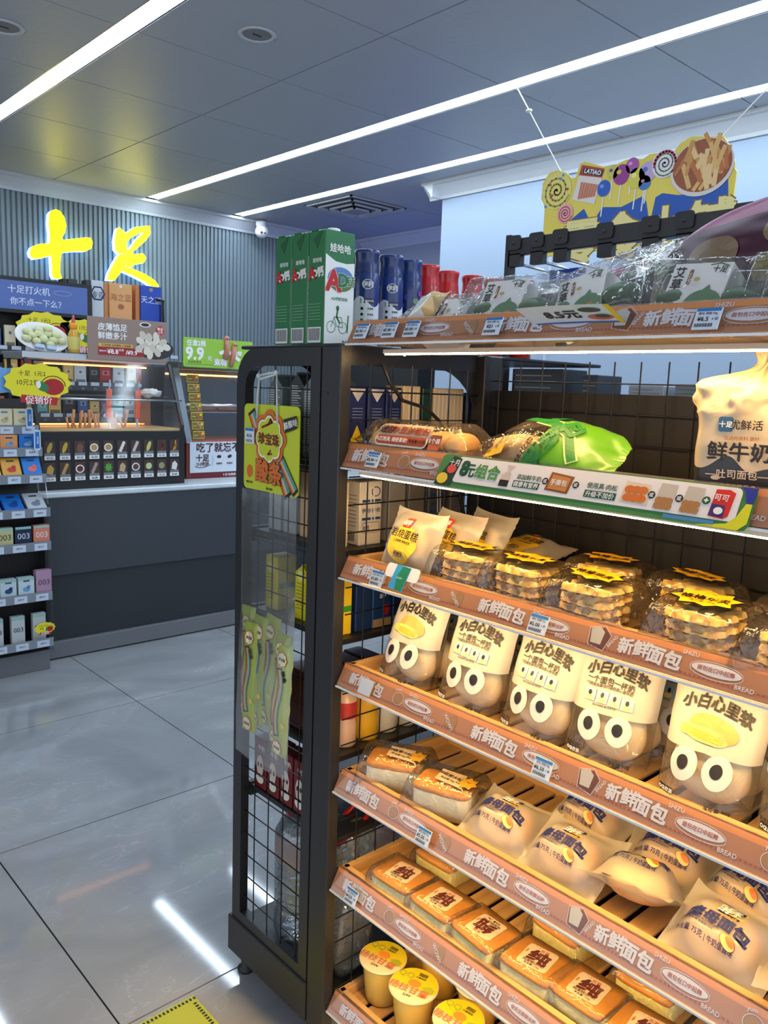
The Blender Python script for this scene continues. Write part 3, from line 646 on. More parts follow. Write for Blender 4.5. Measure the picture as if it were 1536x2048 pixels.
def rackbox(x, z, dy, wd, h, dp, c, lab, txt=None, tc=(40, 44, 50), tilt=0, deco=None, top=None):
    t = thing('small_carton', lab, 'box', (x, 4.0+dy-.022, z+.001), rot=(tilt, 0, 0), group='small cartons on the front rack')
    MB().box((-wd/2, 0, 0), (wd/2, dp, h), mt(c, .35), bev=.0015).build('carton', t)
    fq = fr((0, 0, 0), *NY); q = MB()
    if top: q.rect(-wd/2+.002, h*.86, wd/2-.002, h*.99, mt(top, .4), fq)
    if txt: q.text(txt, mt(tc, .4), fq, h*.3, 0, h*.5, width=wd*.72, bold=.01)
    if deco: q.ell(0, h*.38, wd*.24, h*.13, mt(deco, .4), fq, 1); q.ell(wd*.14, h*.52, wd*.12, h*.08, mt(deco, .4), fq, 1); q.rect(-wd*.2, h*.78, wd*.2, h*.86, mt(tc, .4), fq)
    if q.f: q.build('print', t)
    return t
TEAL = (150, 190, 180)
for i in range(4): rackbox(1.395-i*.10, .165, .02, .062, .135, .03, (196, 200, 202), 'tall white numbered carton on the bottom rack shelf, %s from the right' % ['first', 'second', 'third', 'fourth'][i], '003', top=TEAL)
for i, (c, s_) in enumerate([((176, 140, 165), 'mauve'), ((196, 214, 220), 'pale blue'), ((190, 210, 216), 'pale with a navy patch'), ((190, 140, 140), 'pink'), ((190, 205, 215), 'grey blue')]):
    rackbox(1.415-i*.083, .40, .0, .074, (.118 if i == 0 else .092), .04, c, '%s carton on the second rack shelf from the bottom' % s_, '003' if i in (0, 3) else None, top=None if i == 0 else TEAL, deco=((110, 160, 200) if i == 1 else (40, 70, 120) if i == 2 else None), tc=(90, 60, 90))
for i, (c, s_, tc) in enumerate([((214, 130, 110), 'coral', (240, 230, 220)), ((30, 44, 74), 'navy', (220, 225, 235)), ((196, 190, 140), 'pale yellow', (60, 60, 50)), ((150, 160, 90), 'olive', (60, 60, 50)), ((190, 130, 90), 'tan', (60, 50, 40))]):
    rackbox(1.41-i*.085, .65, .0, .076, .092, .04, c, '%s numbered carton on the third rack shelf' % s_, '003', tc=tc, top=TEAL)
for i, (c, s_) in enumerate([((190, 196, 204), 'white open tray'), ((30, 110, 200), 'bright blue'), ((36, 120, 205), 'blue'), ((26, 100, 190), 'deep blue')]):
    rackbox(1.40-i*.105, .815, .0, .09, .125, .025, c, '%s carton lying back on the rack at counter height' % s_, tilt=-.95, deco=(20, 70, 140) if i else (120, 130, 145))
for i, (c, s_, dc) in enumerate([((36, 120, 205), 'blue with a red figure', (220, 100, 90)), ((222, 160, 60), 'orange with a mushroom shape', (190, 50, 40)), ((240, 222, 160), 'cream with a violet dot', (130, 90, 190)), ((220, 200, 150), 'sand coloured', (180, 120, 90))]):
    rackbox(1.395-i*.095, .975, .04, .086, .105, .02, c, '%s carton on the sloping rack shelf' % s_, tilt=-.55, deco=dc)
for i, (c, s_) in enumerate([((28, 110, 196), 'blue'), ((222, 150, 90), 'light orange'), ((235, 222, 200), 'ivory')]):
    rackbox(1.385-i*.085, 1.10, .085, .078, .072, .02, c, '%s carton on the upper rack shelf below the cream ones' % s_, deco=(120, 160, 200))
for i in range(3): rackbox(1.375-i*.08, 1.205, .125, .074, .09, .02, (236, 224, 186), 'cream carton on the top rack shelf, %s from the right' % ['first', 'second', 'third'][i], deco=(200, 190, 150), tc=(60, 130, 200))
for i, (z, dy) in enumerate([(1.10, .07), (1.205, .11)]):
    q = MB(); q.prism([rrect(-.016, 0, .016, .10, .012, 4)], fr((0, 0, 0), *NY), .002, mt((196, 214, 232), .3)); fq = fr((0, -.0025, 0), *NY); q.line([(0, .016), (0, .084)], .02, mt((30, 110, 190), .4), fq); q.text('durex', WHITE, fq, .015, 0, .05, rot=PI/2, k=1)
    q.build('brand_strip', t, loc=(-.03-.02*i, dy-.036, z))
q = MB(); q.box((0, 0, 0), (.001, .001, .001), ACRYL)
burst((1.405, 3.955, .235), .30, 'tiny yellow star tag on the bottom shelf of the packet rack', txt='特价')
t = thing('blue_notice', 'pale blue cloud shaped notice left of the yellow burst', 'sign', (1.285, 4.02, 1.43))
q = MB(); q.prism([star(10, .10, .115, 0, 0, 1, .55)], fr((0, 0, 0), *NY), .002, mt((110, 165, 225), .4)); q.build('card', t)

# ================================================================== GONDOLA
YE = .22      # right end of the bread rack
t = thing('shelving_unit', 'black steel shelving unit with wire mesh panels holding the bread trays', 'shelving', (1.0, 1.225, 0))
G = t
def L(x, y, z): return (x-1.0, y-1.225, z)
q = MB()
q.box(L(1.0, 1.225, .02), L(1.027, 1.284, 1.532), BLACK, bev=.002)
q.ball(L(1.0, 1.262, 1.44), (.0015, .003, .003), INK, nu=8, nv=5); q.ball(L(1.0, 1.262, .96), (.0015, .003, .003), INK, nu=8, nv=5); q.ball(L(1.0, 1.25, .5), (.0015, .003, .003), INK, nu=8, nv=5)
q.build('post', t)
MB().box(L(1.395, 1.205, .02), L(1.455, 1.24, 1.532), BLACK, bev=.002).build('post', t)
MB().box(L(1.0, YE-.06, .02), L(1.03, YE-.005, 1.532), BLACK, bev=.002).build('post', t)
MB().box(L(1.40, YE-.04, .02), L(1.45, YE-.005, 1.532), BLACK, bev=.002).build('post', t)
# rounded end frame
def XF(x): return lambda a, b, k=0: Vector(L(x-k*.0004, a, b))
q = MB()
outer = rrect(1.287, .15, 1.590, 1.530, .075, 7, (1, 0, 0, 0)); inner = rrect(1.318, .178, 1.556, 1.492, .05, 7, (1, 0, 0, 0))
q.prism([[(a, b) for a, b in outer], [(a, b) for a, b in inner]], lambda a, b, k=0: Vector(L(1.022, a, b)), -.022, BLACK)
q.prism([[(a, b) for a, b in outer], [(a, b) for a, b in inner]], lambda a, b, k=0: Vector(L(1.022, a, b)), .0, BLACK)
q.build('end_frame', t)
MB().box(L(.995, 1.284, .058), L(1.03, 1.602, .152), BLACK, bev=.003).build('base_panel', t)
q = MB(); q.box(L(1.03, 1.24, .10), L(1.885, 1.60, .13), BLACK, bev=.003); q.box(L(1.03, 1.585, .03), L(1.885, 1.60, .10), BLACK); q.build('base_deck', t)
for (x, y) in ((1.03, 1.57), (1.03, 1.30), (1.82, 1.57)): MB().lathe([(0, 0), (.02, 0), (.022, .006), (.012, .014), (.012, .06)], BLACKM, n=14).build('foot', t, loc=L(x, y, 0))
q = MB(); q.box(L(1.0, 1.228, 1.527), L(1.885, 1.575, 1.535), BLACK, bev=.002); q.build('top_plate', t)
for z, y1 in ((1.30, 1.56), (1.125, 1.56), (.94, 1.56), (.685, 1.56), (.50, 1.56)):
    q = MB(); q.box(L(1.03, 1.24, z-.012), L(1.885, y1, z), BLACK, bev=.001); q.box(L(1.03, y1, z-.03), L(1.885, y1+.012, z+.004), DARKP); q.build('shelf', t)
def gusset(x, y0, z0, sy, sz, R):
    pts = [(y0, z0), (y0+sy*R, z0)]+[(y0+sy*R-sy*R*math.sin(a*PI/16)*.86, z0+sz*R*(1-math.cos(a*PI/16))*.86) for a in range(1, 9)]+[(y0, z0+sz*R)]
    q = MB(); q.prism([pts], lambda a, b, k=0: Vector(L(x, a, b)), .003, BLACK); q.prism([pts], lambda a, b, k=0: Vector(L(x, a, b)), 0, BLACK); q.build('bracket', t)
gusset(1.045, 1.284, 1.50, 1, -1, .17); gusset(1.045, 1.284, .495, 1, -1, .17)
q = MB(); pts = [(1.405, 1.52), (1.26, 1.52)]+[(1.26+.145*math.sin(a*PI/16), 1.50-.14*(1-math.cos(a*PI/16))) for a in range(0, 9)]
q.prism([pts], lambda a, b, k=0: Vector(L(a, 1.232, b)), .003, BLACK); q.prism([pts], lambda a, b, k=0: Vector(L(a, 1.232, b)), 0, BLACK); q.build('bracket', t)
MB().box(L(1.02, 1.226, 1.495), L(1.40, 1.232, 1.530), BLACK).build('top_rail', t)
# wire grids
def wire(p, q_, mb, R=.0016): mb.tube([L(*p), L(*q_)], R, WIRE, 5)
q = MB()
for k in range(26): 
    z = 1.445-.0558*k
    if z > .17: wire((1.012, 1.31, z), (1.012, 1.585, z), q)
for k in range(4): wire((1.010, 1.512-.0565*k, .165), (1.010, 1.512-.0565*k, 1.50), q)
q.build('end_wire_grid', t)
q = MB()
for k in range(25):
    z = 1.445-.0558*k
    if z > .1: wire((1.027, 1.222, z), (1.42, 1.222, z), q)
for k in range(7): wire((1.074+.0565*k, 1.220, .1), (1.074+.0565*k, 1.220, 1.50), q)
q.build('side_wire_grid', t)
q = MB()
for k in range(25):
    z = 1.478-.0585*k
    if z > .1: wire((1.423, YE, z), (1.423, 1.205, z), q)
for k in range(17): wire((1.420, 1.182-.0575*k, .1), (1.420, 1.182-.0575*k, 1.52), q)
q.build('back_wire_grid', t)
MB().box(L(1.436, YE, .08), L(1.45, 1.205, 1.458), mt((24, 22, 22), .55)).build('back_panel', t)
q = MB(); P = [(1.10, 1.215, 1.50), (1.115, 1.21, 1.465), (1.15, 1.208, 1.43), (1.22, 1.208, 1.415), (1.26, 1.21, 1.39), (1.30, 1.212, 1.345), (1.33, 1.212, 1.29), (1.34, 1.21, 1.22), (1.36, 1.21, 1.17), (1.42, 1.205, 1.15)]
q.tube([L(*p) for p in P], .004, BLACKM, 6); q.build('power_cable', t)

# ------------------------------------------------------------------ trays
ST1 = mt((184, 128, 90), .38, coat=.35, var=(7, .06)); ST2 = mt((228, 148, 86), .38, coat=.35); STW = mt((226, 224, 232), .5); STR = mt((176, 84, 62), .5)
STO = mt((206, 148, 96), .4)
def strip_print(fn, H, y0=0.0, L_=1.0):
    """lettering of the shelf strip; a = distance from the left end, b = height on the strip (0..H)"""
    q = MB(); s = H/.045
    for k in range(int(L_/.0065)): 
        a = .01+k*.0065; q.line([(a, .008*s), (a+.003, .0105*s)], .0011, STR, fn, 1); q.line([(a, .0105*s), (a+.003, .008*s)], .0011, STR, fn, 1)
    def title(a): q.text('新鲜', STW, fn, .024*s, a-.021, .024*s, rot=.08, bold=.045, k=2); q.text('的', STW, fn, .011*s, a+.002, .032*s, bold=.03, k=2); q.text('面包', STW, fn, .026*s, a+.027, .022*s, rot=-.05, bold=.05, k=2)
    def elli(a, s_): 
        q.ell(a, .023*s, .034, .0085*s, STW, fn, 1); q.text(s_, STR, fn, .0105*s, a, .023*s, k=3, width=.05)
        q.line([(a-.036*math.cos(i*.3-.3), .023*s+.0105*s*math.sin(i*.3-.3)) for i in range(12)], .0008, STW, fn, 1); q.line([(a+.036*math.cos(i*.3-.3), .021*s-.0105*s*math.sin(i*.3-.3)) for i in range(12)], .0008, STW, fn, 1)
    def sm(a, w_, b=.034): q.text(w_, STW, fn, .0085*s, a, b*s, k=2)
    def roll(a): q.ell(a, .022*s, .014, .012*s, STW, fn, 1, hole=.93); q.ell(a, .022*s, .012, .010*s, mt((170, 128, 84), .5), fn, 1); q.text('yum', STW, fn, .008*s, a-.005, .037*s, rot=.2, k=2)
    def cro(a): q.poly([(a-.014, .014*s), (a-.006, .028*s), (a+.006, .036*s), (a+.014, .026*s), (a+.012, .010*s)], mt((170, 128, 84), .5), fn, 1); q.text('WOW!!', STW, fn, .010*s, a-.004, .020*s, rot=-.7, k=2)
    def toast(a):
        q.poly([(a-.016, .034*s), (a-.012, .012*s), (a+.012, .008*s), (a+.018, .030*s), (a+.006, .040*s)], mt((110, 60, 42), .5), fn, 1); q.poly([(a-.015, .035*s), (a-.010, .014*s), (a+.007, .014*s), (a+.008, .034*s), (a-.002, .041*s)], mt((206, 200, 190), .5), fn, 2)
        q.line([(a-.018, .036*s), (a-.013, .010*s), (a+.013, .006*s), (a+.020, .031*s), (a+.006, .043*s), (a-.018, .036*s)], .0008, STW, fn, 1); q.text('BREAD', STW, fn, .007*s, a+.024, .024*s, rot=1.1, k=2)
    title(.075-y0)
    for a, g in ((.17, roll), (.305, cro), (.586, toast), (.86, roll)): g(a-y0)
    for a in (.400, .665, .93): title(a-y0)
    for a, w_ in ((.222, '面包在口中起舞'), (.500, '快乐正新鲜出炉'), (.765, '面包在口中起舞')): elli(a-y0, w_)
    for a, w_, b in ((.205, 'SHIZU', .038), (.258, 'BREAD', .010), (.474, 'SHIZU', .036), (.528, 'BREAD', .010), (.726, 'SHIZU', .038), (.806, 'BREAD', .010)): sm(a-y0, w_, b)
    return q
SLATM = MB().box((0, -.0205, 0), (.29, .0205, .006), mt((198, 156, 102), .5, grain=((3, 60, 60), .12)), bev=.001).mesh('slat')
def tray(z0, z1, lab, wooden=True, left=1.222, tube=None):
    t = thing('bread_tray', lab, 'shelf tray', (1.01, left, z0), group='bread display trays')
    W = left-YE-.004; V = Vector((.022, 0, z1-z0)); H = V.length; U = Vector((0, -1, 0))
    fn = fr((0, 0, 0), U, V, 0)
    q = MB()
    q.add([fn(0, 0), fn(W, 0), fn(W, H*.80), fn(0, H*.80)], [(0, 1, 2, 3)], ST1); q.add([fn(0, H*.80), fn(W, H*.80), fn(W, H), fn(0, H)], [(0, 1, 2, 3)], ST2)
    b = lambda a, h: fn(a, h)+Vector((.003, 0, 0))
    q.add([b(0, 0), b(W, 0), b(W, H), b(0, H), fn(0, 0), fn(W, 0), fn(W, H), fn(0, H)], [(0, 3, 2, 1), (3, 7, 6, 2), (0, 1, 5, 4), (0, 4, 7, 3), (1, 2, 6, 5)], ST1)
    q.build('price_strip', t)
    q = strip_print(fr((0, 0, 0), U, V, .0005), H, 0, W); q.build('lettering', t)
    q = MB(); c = fr((0, 0, 0), U, V, .0028)
    q.add([c(0, -.001), c(W, -.001), c(W, H+.001), c(0, H+.001)], [(0, 1, 2, 3)], ACRYL)
    q.box((-.004, 0, -.005), (.004, -W, -.0015), mt((225, 228, 235), .12)); q.box((.020, 0, z1-z0), (.028, -W, z1-z0+.0015), ACRYL); q.build('clear_rail', t)
    if wooden:
        zt = z1-z0-.001; zb = .004
        q = MB(); q.box((.030, -.002, zb), (.043, -W, zt), WOODY, bev=.001); q.build('front_rim', t)
        MB().box((.028, 0, zb), (.345, -.014, zt), WOOD, bev=.001).build('side_rim', t); MB().box((.028, -W, zb), (.345, -W+.014, zt), WOOD, bev=.001).build('side_rim', t)
        MB().box((.330, -.002, zb), (.345, -W, zt+.004), WOODY, bev=.001).build('back_rim', t)
        for k in range(int(W/.052)): link_mesh(SLATM, 'slat', t, (.042, -.035-k*.052, .010))
        q = MB(); q.box((.024, -.003, -.002), (.40, -W, .004), BLACKM); q.build('carrier', t)
    else:
        q = MB(); q.box((.024, -.003, .0), (.405, -W, .008), mt((196, 170, 140), .4), bev=.001); q.build('shelf_board', t)
    # warm LED tube under the front edge
    hx, hz = tube or ((.004, .0095) if wooden else (0, 0))
    q = MB(); q.box((.003+hx, -.055, -.012+hz), (.016+hx, -W+.02, -.0045+hz), mt((210, 190, 165), .4)); q.build('lamp_housing', t)
    if wooden:
        q = MB(); q.add([(.002+hx, -.058, -.0127+hz), (.016+hx, -.058, -.0127+hz), (.016+hx, -W+.025, -.0127+hz), (.002+hx, -W+.025, -.0127+hz)], [(0, 3, 2, 1)], mt((255, 208, 132), emit=TRAY_EMIT, name='warm_strip')); q.build('led_strip', t)
    else:
        q = MB(); q.box((.005+hx, -.058, -.0145+hz), (.013+hx, -W+.025, -.012+hz), mt((255, 208, 132), emit=TUBE_EMIT, name='warm_tube')); q.build('led_tube', t)
    return t
TR = {}
TR[1] = tray(1.536, 1.578, 'top shelf of the bread rack holding green rice ball packs', False, tube=(.042, -.006))
TR[2] = tray(1.300, 1.345, 'second shelf down of the bread rack with the white combo banner on it', False, 1.232)
TR[3] = tray(1.081, 1.120, 'wooden bread tray holding the waffle packs')
TR[4] = tray(.857, .897, 'wooden bread tray holding the bags with round eyes')
TR[5] = tray(.628, .668, 'wooden bread tray holding yeast bread bags and two sticker cakes')
TR[6] = tray(.408, .449, 'wooden bread tray holding the square sponge cakes')
TR[7] = tray(.122, .158, 'lowest wooden bread tray holding the yellow dessert cups')
# ------------------------------------------------------------------ price tags on the strips
TG = mt((214, 226, 240), .35, coat=.3); TGB = mt((50, 120, 190), .4)
def tag(y, z, lab, price='5.90', blank=False, w_=.034, h_=.030, tilt=.0, lean=.42):
    t = thing('price_tag', lab, 'price tag', (1.005, y, z), group='price tags on the shelf strips', rot=(tilt, lean, 0))
    q = MB(); q.box((-.001, -w_/2, -h_/2), (.001, w_/2, h_/2), TG if not blank else mt((190, 200, 214), .4), bev=.0003); q.build('holder', t)
    if not blank:
        fq = fr((-.001, 0, 0), *NX); q = MB(); q.rect(-w_/2+.001, h_/2-.005, w_/2-.001, h_/2-.0006, TGB, fq); D = mt((50, 60, 80), .5)
        q.text('面包 规格 90g', D, fq, .0042, 0, h_/2-.0085); q.text('¥'+price, INK, fq, .0085, -.005, -.001, bold=.03); q.text('6 袋', D, fq, .0045, .011, -.001)
        for k in range(20): q.rect(-w_/2+.003+k*.0012, -h_/2+.003, -w_/2+.003+k*.0012+(.0005 if k % 3 else .0009), -h_/2+.008, INK, fq)
        q.build('print', t)
for a in [(1.173, 1.556, 'price tag at the left end of the top strip'), (1.096, 1.556, 'second price tag from the left on the top strip'), (1.040, 1.556, 'third price tag from the left on the top strip'),
          (.857, 1.555, 'price tag on the top strip under the small rice ball pack', '21'), (.506, 1.553, 'price tag at the right of the top strip', '6.5'),
          (1.129, 1.321, 'price tag on the second strip left of the combo banner'), (1.106, 1.099, 'price tag left of the blue and green card on the waffle tray', '3.80'),
          (.733, 1.101, 'price tag in the middle of the waffle tray strip', '5.00'), (.707, .875, 'price tag on the strip below the eye bags', '6.50'), (.956, .647, 'price tag on the strip of the yeast bread tray', '5.50'), (1.150, .427, 'price tag at the left end of the square cake tray', '4.50')]: tag(*a)
tag(1.128, .880, 'blank grey tag at the left of the eye bag tray', blank=True)
# combo banner on strip 2
t = thing('combo_banner', 'white and green combo offer banner clipped on the second shelf strip', 'banner', (1.002, .945, 1.298))
V = Vector((.022, 0, .045)); fb = fr((0, 0, 0), (0, -1, 0), V, .0)
q = MB(); q.prism([rrect(-.02, -.006, .518, .052, .008, 4)], fb, .0012, mt((70, 130, 70), .45)); q.build('board', t)
fb = fr((-.0005, 0, 0), (0, -1, 0), V, .0012); q = MB()
WP = mt((232, 226, 226), .35, coat=.4); DG = mt((24, 84, 52), .5)
q.poly(rrect(.018, .004, .500, .050, .008, 4), WP, fb, 1); q.poly([(.45, -.006), (.506, -.006), (.516, .004), (.516, .03), (.508, .03), (.500, .010), (.49, .001)], mt((216, 214, 40), .4), fb, 2); q.poly([(.508, .03), (.516, .03), (.518, .052), (.495, .052), (.503, .046)], mt((40, 50, 150), .4), fb, 2)
q.rect(.405, -.003, .475, .002, mt((70, 130, 190), .5), fb, 3)
q.poly([(-.02, -.004), (.018, -.004), (.026, .046), (.006, .050)], mt((36, 60, 44), .5), fb, 2); q.ell(-.004, .008, .012, .010, mt((240, 200, 60), .5), fb, 3); q.ell(.010, .026, .010, .008, mt((220, 80, 70), .5), fb, 3); q.text('十月', WHITE, fb, .012, .012, .038, k=4)
q.text('8', DG, fb, .036, .038, .030, bold=.06, k=2); q.text('元组合', DG, fb, .026, .075, .028, bold=.04, k=2); q.text('组合', mt((90, 160, 70), .5), fb, .026, .0885, .0275, bold=.02, k=3)
def minipack(a, kind):
    if kind == 'toast': q.poly([(a-.010, .008), (a+.008, .008), (a+.008, .030), (a+.003, .034), (a+.012, .044), (a-.004, .045), (a+.0, .034), (a-.010, .028)], mt((206, 190, 176), .5), fb, 2); q.rect(a-.010, .008, a+.008, .019, INK, fb, 3)
    elif kind == 'brown': q.poly([(a-.022, .012), (a+.020, .010), (a+.024, .038), (a-.018, .042)], mt((150, 84, 40), .5), fb, 2); q.poly([(a-.017, .015), (a+.016, .013), (a+.019, .035), (a-.014, .038)], mt((196, 130, 70), .5), fb, 3); q.text('手撕包', WHITE, fb, .010, a, .026, k=4)
    elif kind == 'rolls': q.poly([(a-.022, .012), (a+.022, .010), (a+.020, .040), (a-.018, .042)], mt((220, 200, 180), .5), fb, 2); [q.ell(a-.010+.010*(i % 3), .018+.012*(i//3), .008, .006, mt((206, 110, 40), .5), fb, 3+i*.1) for i in range(6)]
    elif kind == 'bag': q.poly([(a-.014, .008), (a+.012, .007), (a+.014, .044), (a-.010, .045)], mt((190, 182, 172), .5), fb, 2); [q.ell(a-.007+.007*(i % 3), .012+.008*(i//3), .006, .005, mt((170, 120, 70), .5), fb, 3+i*.1) for i in range(6)]
    else: q.poly([(a-.012, .008), (a+.008, .006), (a+.014, .010), (a+.016, .042), (a+.008, .046), (a-.010, .045)], mt((206, 40, 36), .5), fb, 2); q.poly([(a-.011, .009), (a+.008, .008), (a+.007, .024), (a-.011, .025)], mt((60, 40, 110), .5), fb, 3); q.text('可可', WHITE, fb, .010, a, .034, k=4); q.ell(a, .016, .006, .005, WHITE, fb, 4)
for a, k_ in ((.128, 'toast'), (.228, 'brown'), (.356, 'rolls'), (.400, 'bag'), (.438, 'bag'), (.476, 'choc')): minipack(a, k_)
q.rect(.145, .010, .195, .021, DG, fb, 2); q.text('健康有营养', WHITE, fb, .0095, .170, .0155, k=3); q.text('添加鲜牛奶', DG, fb, .0095, .172, .0275, k=3)
q.rect(.276, .010, .328, .021, DG, fb, 2); q.text('升级不加价', WHITE, fb, .0095, .302, .0155, k=3); q.text('使用真·肉松', DG, fb, .0095, .302, .0285, k=3)
for a in (.203, .258, .380, .420): q.ell(a, .026, .0055, .0055, INK, fb, 2); q.text('或', WHITE, fb, .007, a, .026, k=3)
q.ell(.457, .028, .0055, .0055, DG, fb, 3); q.text('+', WHITE, fb, .011, .457, .028, bold=.06, k=4); q.build('print', t)
# promotional cards
t = thing('promo_card', 'curved white promotion card sticking out of the top strip', 'card', (.985, .70, 1.566), rot=(0, -1.22, .05))
def cf(a, b, k=0): return Vector((-.001-k*.0004-.25*a*a, -a, b))
q = MB(); q.surf(lambda a, b: cf((a-.5)*.15, (b-.5)*.056), 14, 2, mt((214, 228, 240), .3, coat=.4)); q.build('card', t)
q = MB(); q.rect(-.07, -.028, .075, -.024, BLUE, cf, 1, 8); q.rect(.066, -.028, .075, .028, YELLOW, cf, 1.5, 3); q.text('8.5元', INK, cf, .026, -.012, .0, bold=.04, k=2); q.ell(.038, .012, .018, .007, mt((60, 60, 62), .5), cf, 2); q.ell(.045, -.010, .020, .008, mt((206, 96, 70), .5), cf, 2); q.ell(.05, -.006, .012, .005, mt((50, 70, 56), .5), cf, 3); q.build('print', t)
t = thing('card_holder', 'white plastic card with a blue and green middle clipped on the waffle tray edge', 'card', (1.006, 1.04, 1.118), rot=(0, .42, 0))
fq = fr((0, 0, 0), *NX); q = MB(); q.prism([rrect(-.042, -.008, .042, .018, .007, 4)], fq, .0015, WHITE); q.build('plastic_clip', t)
q = MB(); q.prism([[(-.022, -.028), (.014, -.030), (.020, .016), (-.016, .018)]], fr((-.002, 0, 0), *NX), .001, mt((60, 160, 214), .35)); f2 = fr((-.0035, 0, 0), *NX); q.poly([(-.004, -.029), (.013, -.029), (.019, .015), (.0, .016), (-.008, -.004)], mt((34, 130, 88), .4), f2); q.text('KAXIN', WHITE, f2, .005, -.001, -.006, k=1); q.build('colour_label', t)

# ================================================================== BREAD AND CAKES
def basis(O, A, B):
    A = Vector(A).normalized(); B = Vector(B); B = (B-A*A.dot(B)).normalized(); N = A.cross(B)
    M = Matrix((A, B, N)).transposed().to_4x4(); M.translation = Vector(O); return M
def sst(x): x = max(0, min(1, x)); return x*x*(3-2*x)
def pouch(w_, h_, t_, seed=0, fin=.3, pv=6, wr=.0025, back=.35, pinch=.10, ws=38, crimp=True, finv=0):
    """sealed bag: fins at both ends of its width; returns S(a, b, side)"""
    def S(a, b, side=1, off=0):
        U_ = max(-1, min(1, 2*a/w_)); V_ = max(-1, min(1, 2*b/h_))
        tv = sst((1-abs(V_))/finv) if finv else max(0, 1-abs(V_)**pv)**.5
        T = sst((1-abs(U_))/fin)*tv
        edge = abs(U_)**4
        zz = t_*T*(1 if side > 0 else -back)
        n_ = nz((a, b, side*.01), ws, seed)+.5*nz((a, b, .3), ws*2.3, seed+5)
        zz += n_*wr*(.35+1.2*(1-T)*(1-edge*.4))*(1 if T > .02 or True else 0)
        if crimp and abs(U_) > .93: zz += .0009*math.sin(b*1900)
        aa = a+nz((a, b, .9), 20, seed+2)*.002; bb = b*(1-pinch*edge*0+pinch*(edge-.3))
        return Vector((aa, bb, zz+off*side))
    return S
def put_pouch(mb, S, w_, h_, m, M, nu=26, nv=14, pick=None, sides=(1, -1)):
    for sd in sides: mb.surf(lambda x, y: S((x-.5)*w_, (y-.5)*h_, sd), nu, nv, m, M, pick=pick if sd == 1 else None)
def on(S, M, off=.0022, sd=1):
    def g(a, b, k=0):
        P = S(a, b, sd); e = .002; N = (S(a+e, b, sd)-S(a-e, b, sd)).cross(S(a, b+e, sd)-S(a, b-e, sd))
        N = N.normalized() if N.length > 1e-12 else Vector((0, 0, 1))
        return M @ (P+N*sd*(off*.75+k*.0004))
    return g
# ---- sponge cake squares in clear film
CAKE = mt((255, 238, 164), .7, var=(90, .06), bump=(160, .35), sss=.15); CRUST = mt((204, 136, 54), .55, var=(25, .08)); STK = mt((240, 214, 186), .5); MAR = mt((96, 22, 30), .5)
def square_cake(flip=False):
    t = thing('square_sponge_cake', '-', 'cake', group='square sponge cakes in clear film')
    q = MB(); 
    def side(a, b):   # slightly bulging soft block
        th = a*2*PI; c, s_ = math.cos(th), math.sin(th); k = 1/max(abs(c), abs(s_)); k = 1/((abs(c)**14+abs(s_)**14)**(1/14))
        zz = [0, .002, .014, .028, .040, .043][int(b*5+.01)]; g = [.94, .975, .99, .985, .99, .96][int(b*5+.01)]
        n_ = nz((c*k, s_*k, zz*30), 2.5, 3)*.0022
        return Vector(((.045*k*g+n_)*c, (.050*k*g+n_)*s_, zz))
    q.surf(side, 40, 5, CAKE); q.build('sponge', t)
    q = MB()
    def top(a, b):
        th = a*2*PI; c, s_ = math.cos(th), math.sin(th); k = 1/((abs(c)**14+abs(s_)**14)**(1/14))
        zz = [.040, .041, .046, .0495, .050, .050][int(b*5+.01)]; g = [1.0, 1.02, 1.02, 1.0, .5, 0][int(b*5+.01)]
        return Vector((.045*k*g*c, .050*k*g*s_, zz+nz((c*k*g, s_*k*g, 0), 1.6, 8)*.0012))
    q.surf(top, 40, 5, CRUST); q.build('brown_crust', t)
    f3 = fr((0, 0, .0506), (0, -1, 0), (1, 0, 0), .0); c_ = PI if flip else 0
    def f2(a, b, k=0):
        ca, sa = math.cos(c_+.12), math.sin(c_+.12); P = f3(a*ca-b*sa, a*sa+b*ca, k); P.z += .012*max(0, abs(a)+abs(b)-.040); return P
    q = MB(); pts = rrect(-.026, -.027, .026, .027, .006, 4); pts = [(a*(1+.09*(abs(a) > .018 and abs(b) > .018)), b*(1+.09*(abs(b) > .018 and abs(a) > .018))) for a, b in pts]
    q.poly(pts, STK, f2, 0); q.text('纯', MAR, f2, .034, .002, .002, bold=.055, k=1, sx=1.15, rot=-.05); q.text('佐滋', mt((190, 70, 60), .5), f2, .008, .004, .021, k=1); q.rect(-.020, -.0125, .020, -.0121, MAR, f2, 1)
    q.text('纯蛋糕(原味)', INK, f2, .0072, 0, -.0165, k=1); q.text('净含量: 120g', INK, f2, .0055, 0, -.0235, k=1); q.build('sticker', t)
    S = pouch(.150, .104, .062, 4, fin=.26, pv=12, wr=.003, back=.0, pinch=.04); M = basis((0, 0, -.002), (0, -1, 0), (1, 0, 0))
    q = MB(); put_pouch(q, lambda a, b, sd=1, off=0: S(a, b, sd, off)*.94+Vector((a*.06, b*.06, 0)), .150, .104, CLEAR, M, 30, 16, sides=(1,)); 
    q.add([(-.054, y, z) for y in (-.0715, .0715) for z in (.003, .004)], [], CLEAR)
    q.build('clear_wrapper', t)
    return t
SC1 = square_cake(); SC2 = square_cake(True)
SC1.location = (1.092, 1.090, .425); SC1.rotation_euler = (0, 0, .04); SC1['label'] = 'square sponge cake with brown crust, leftmost on the lower wooden tray'
zc = .425
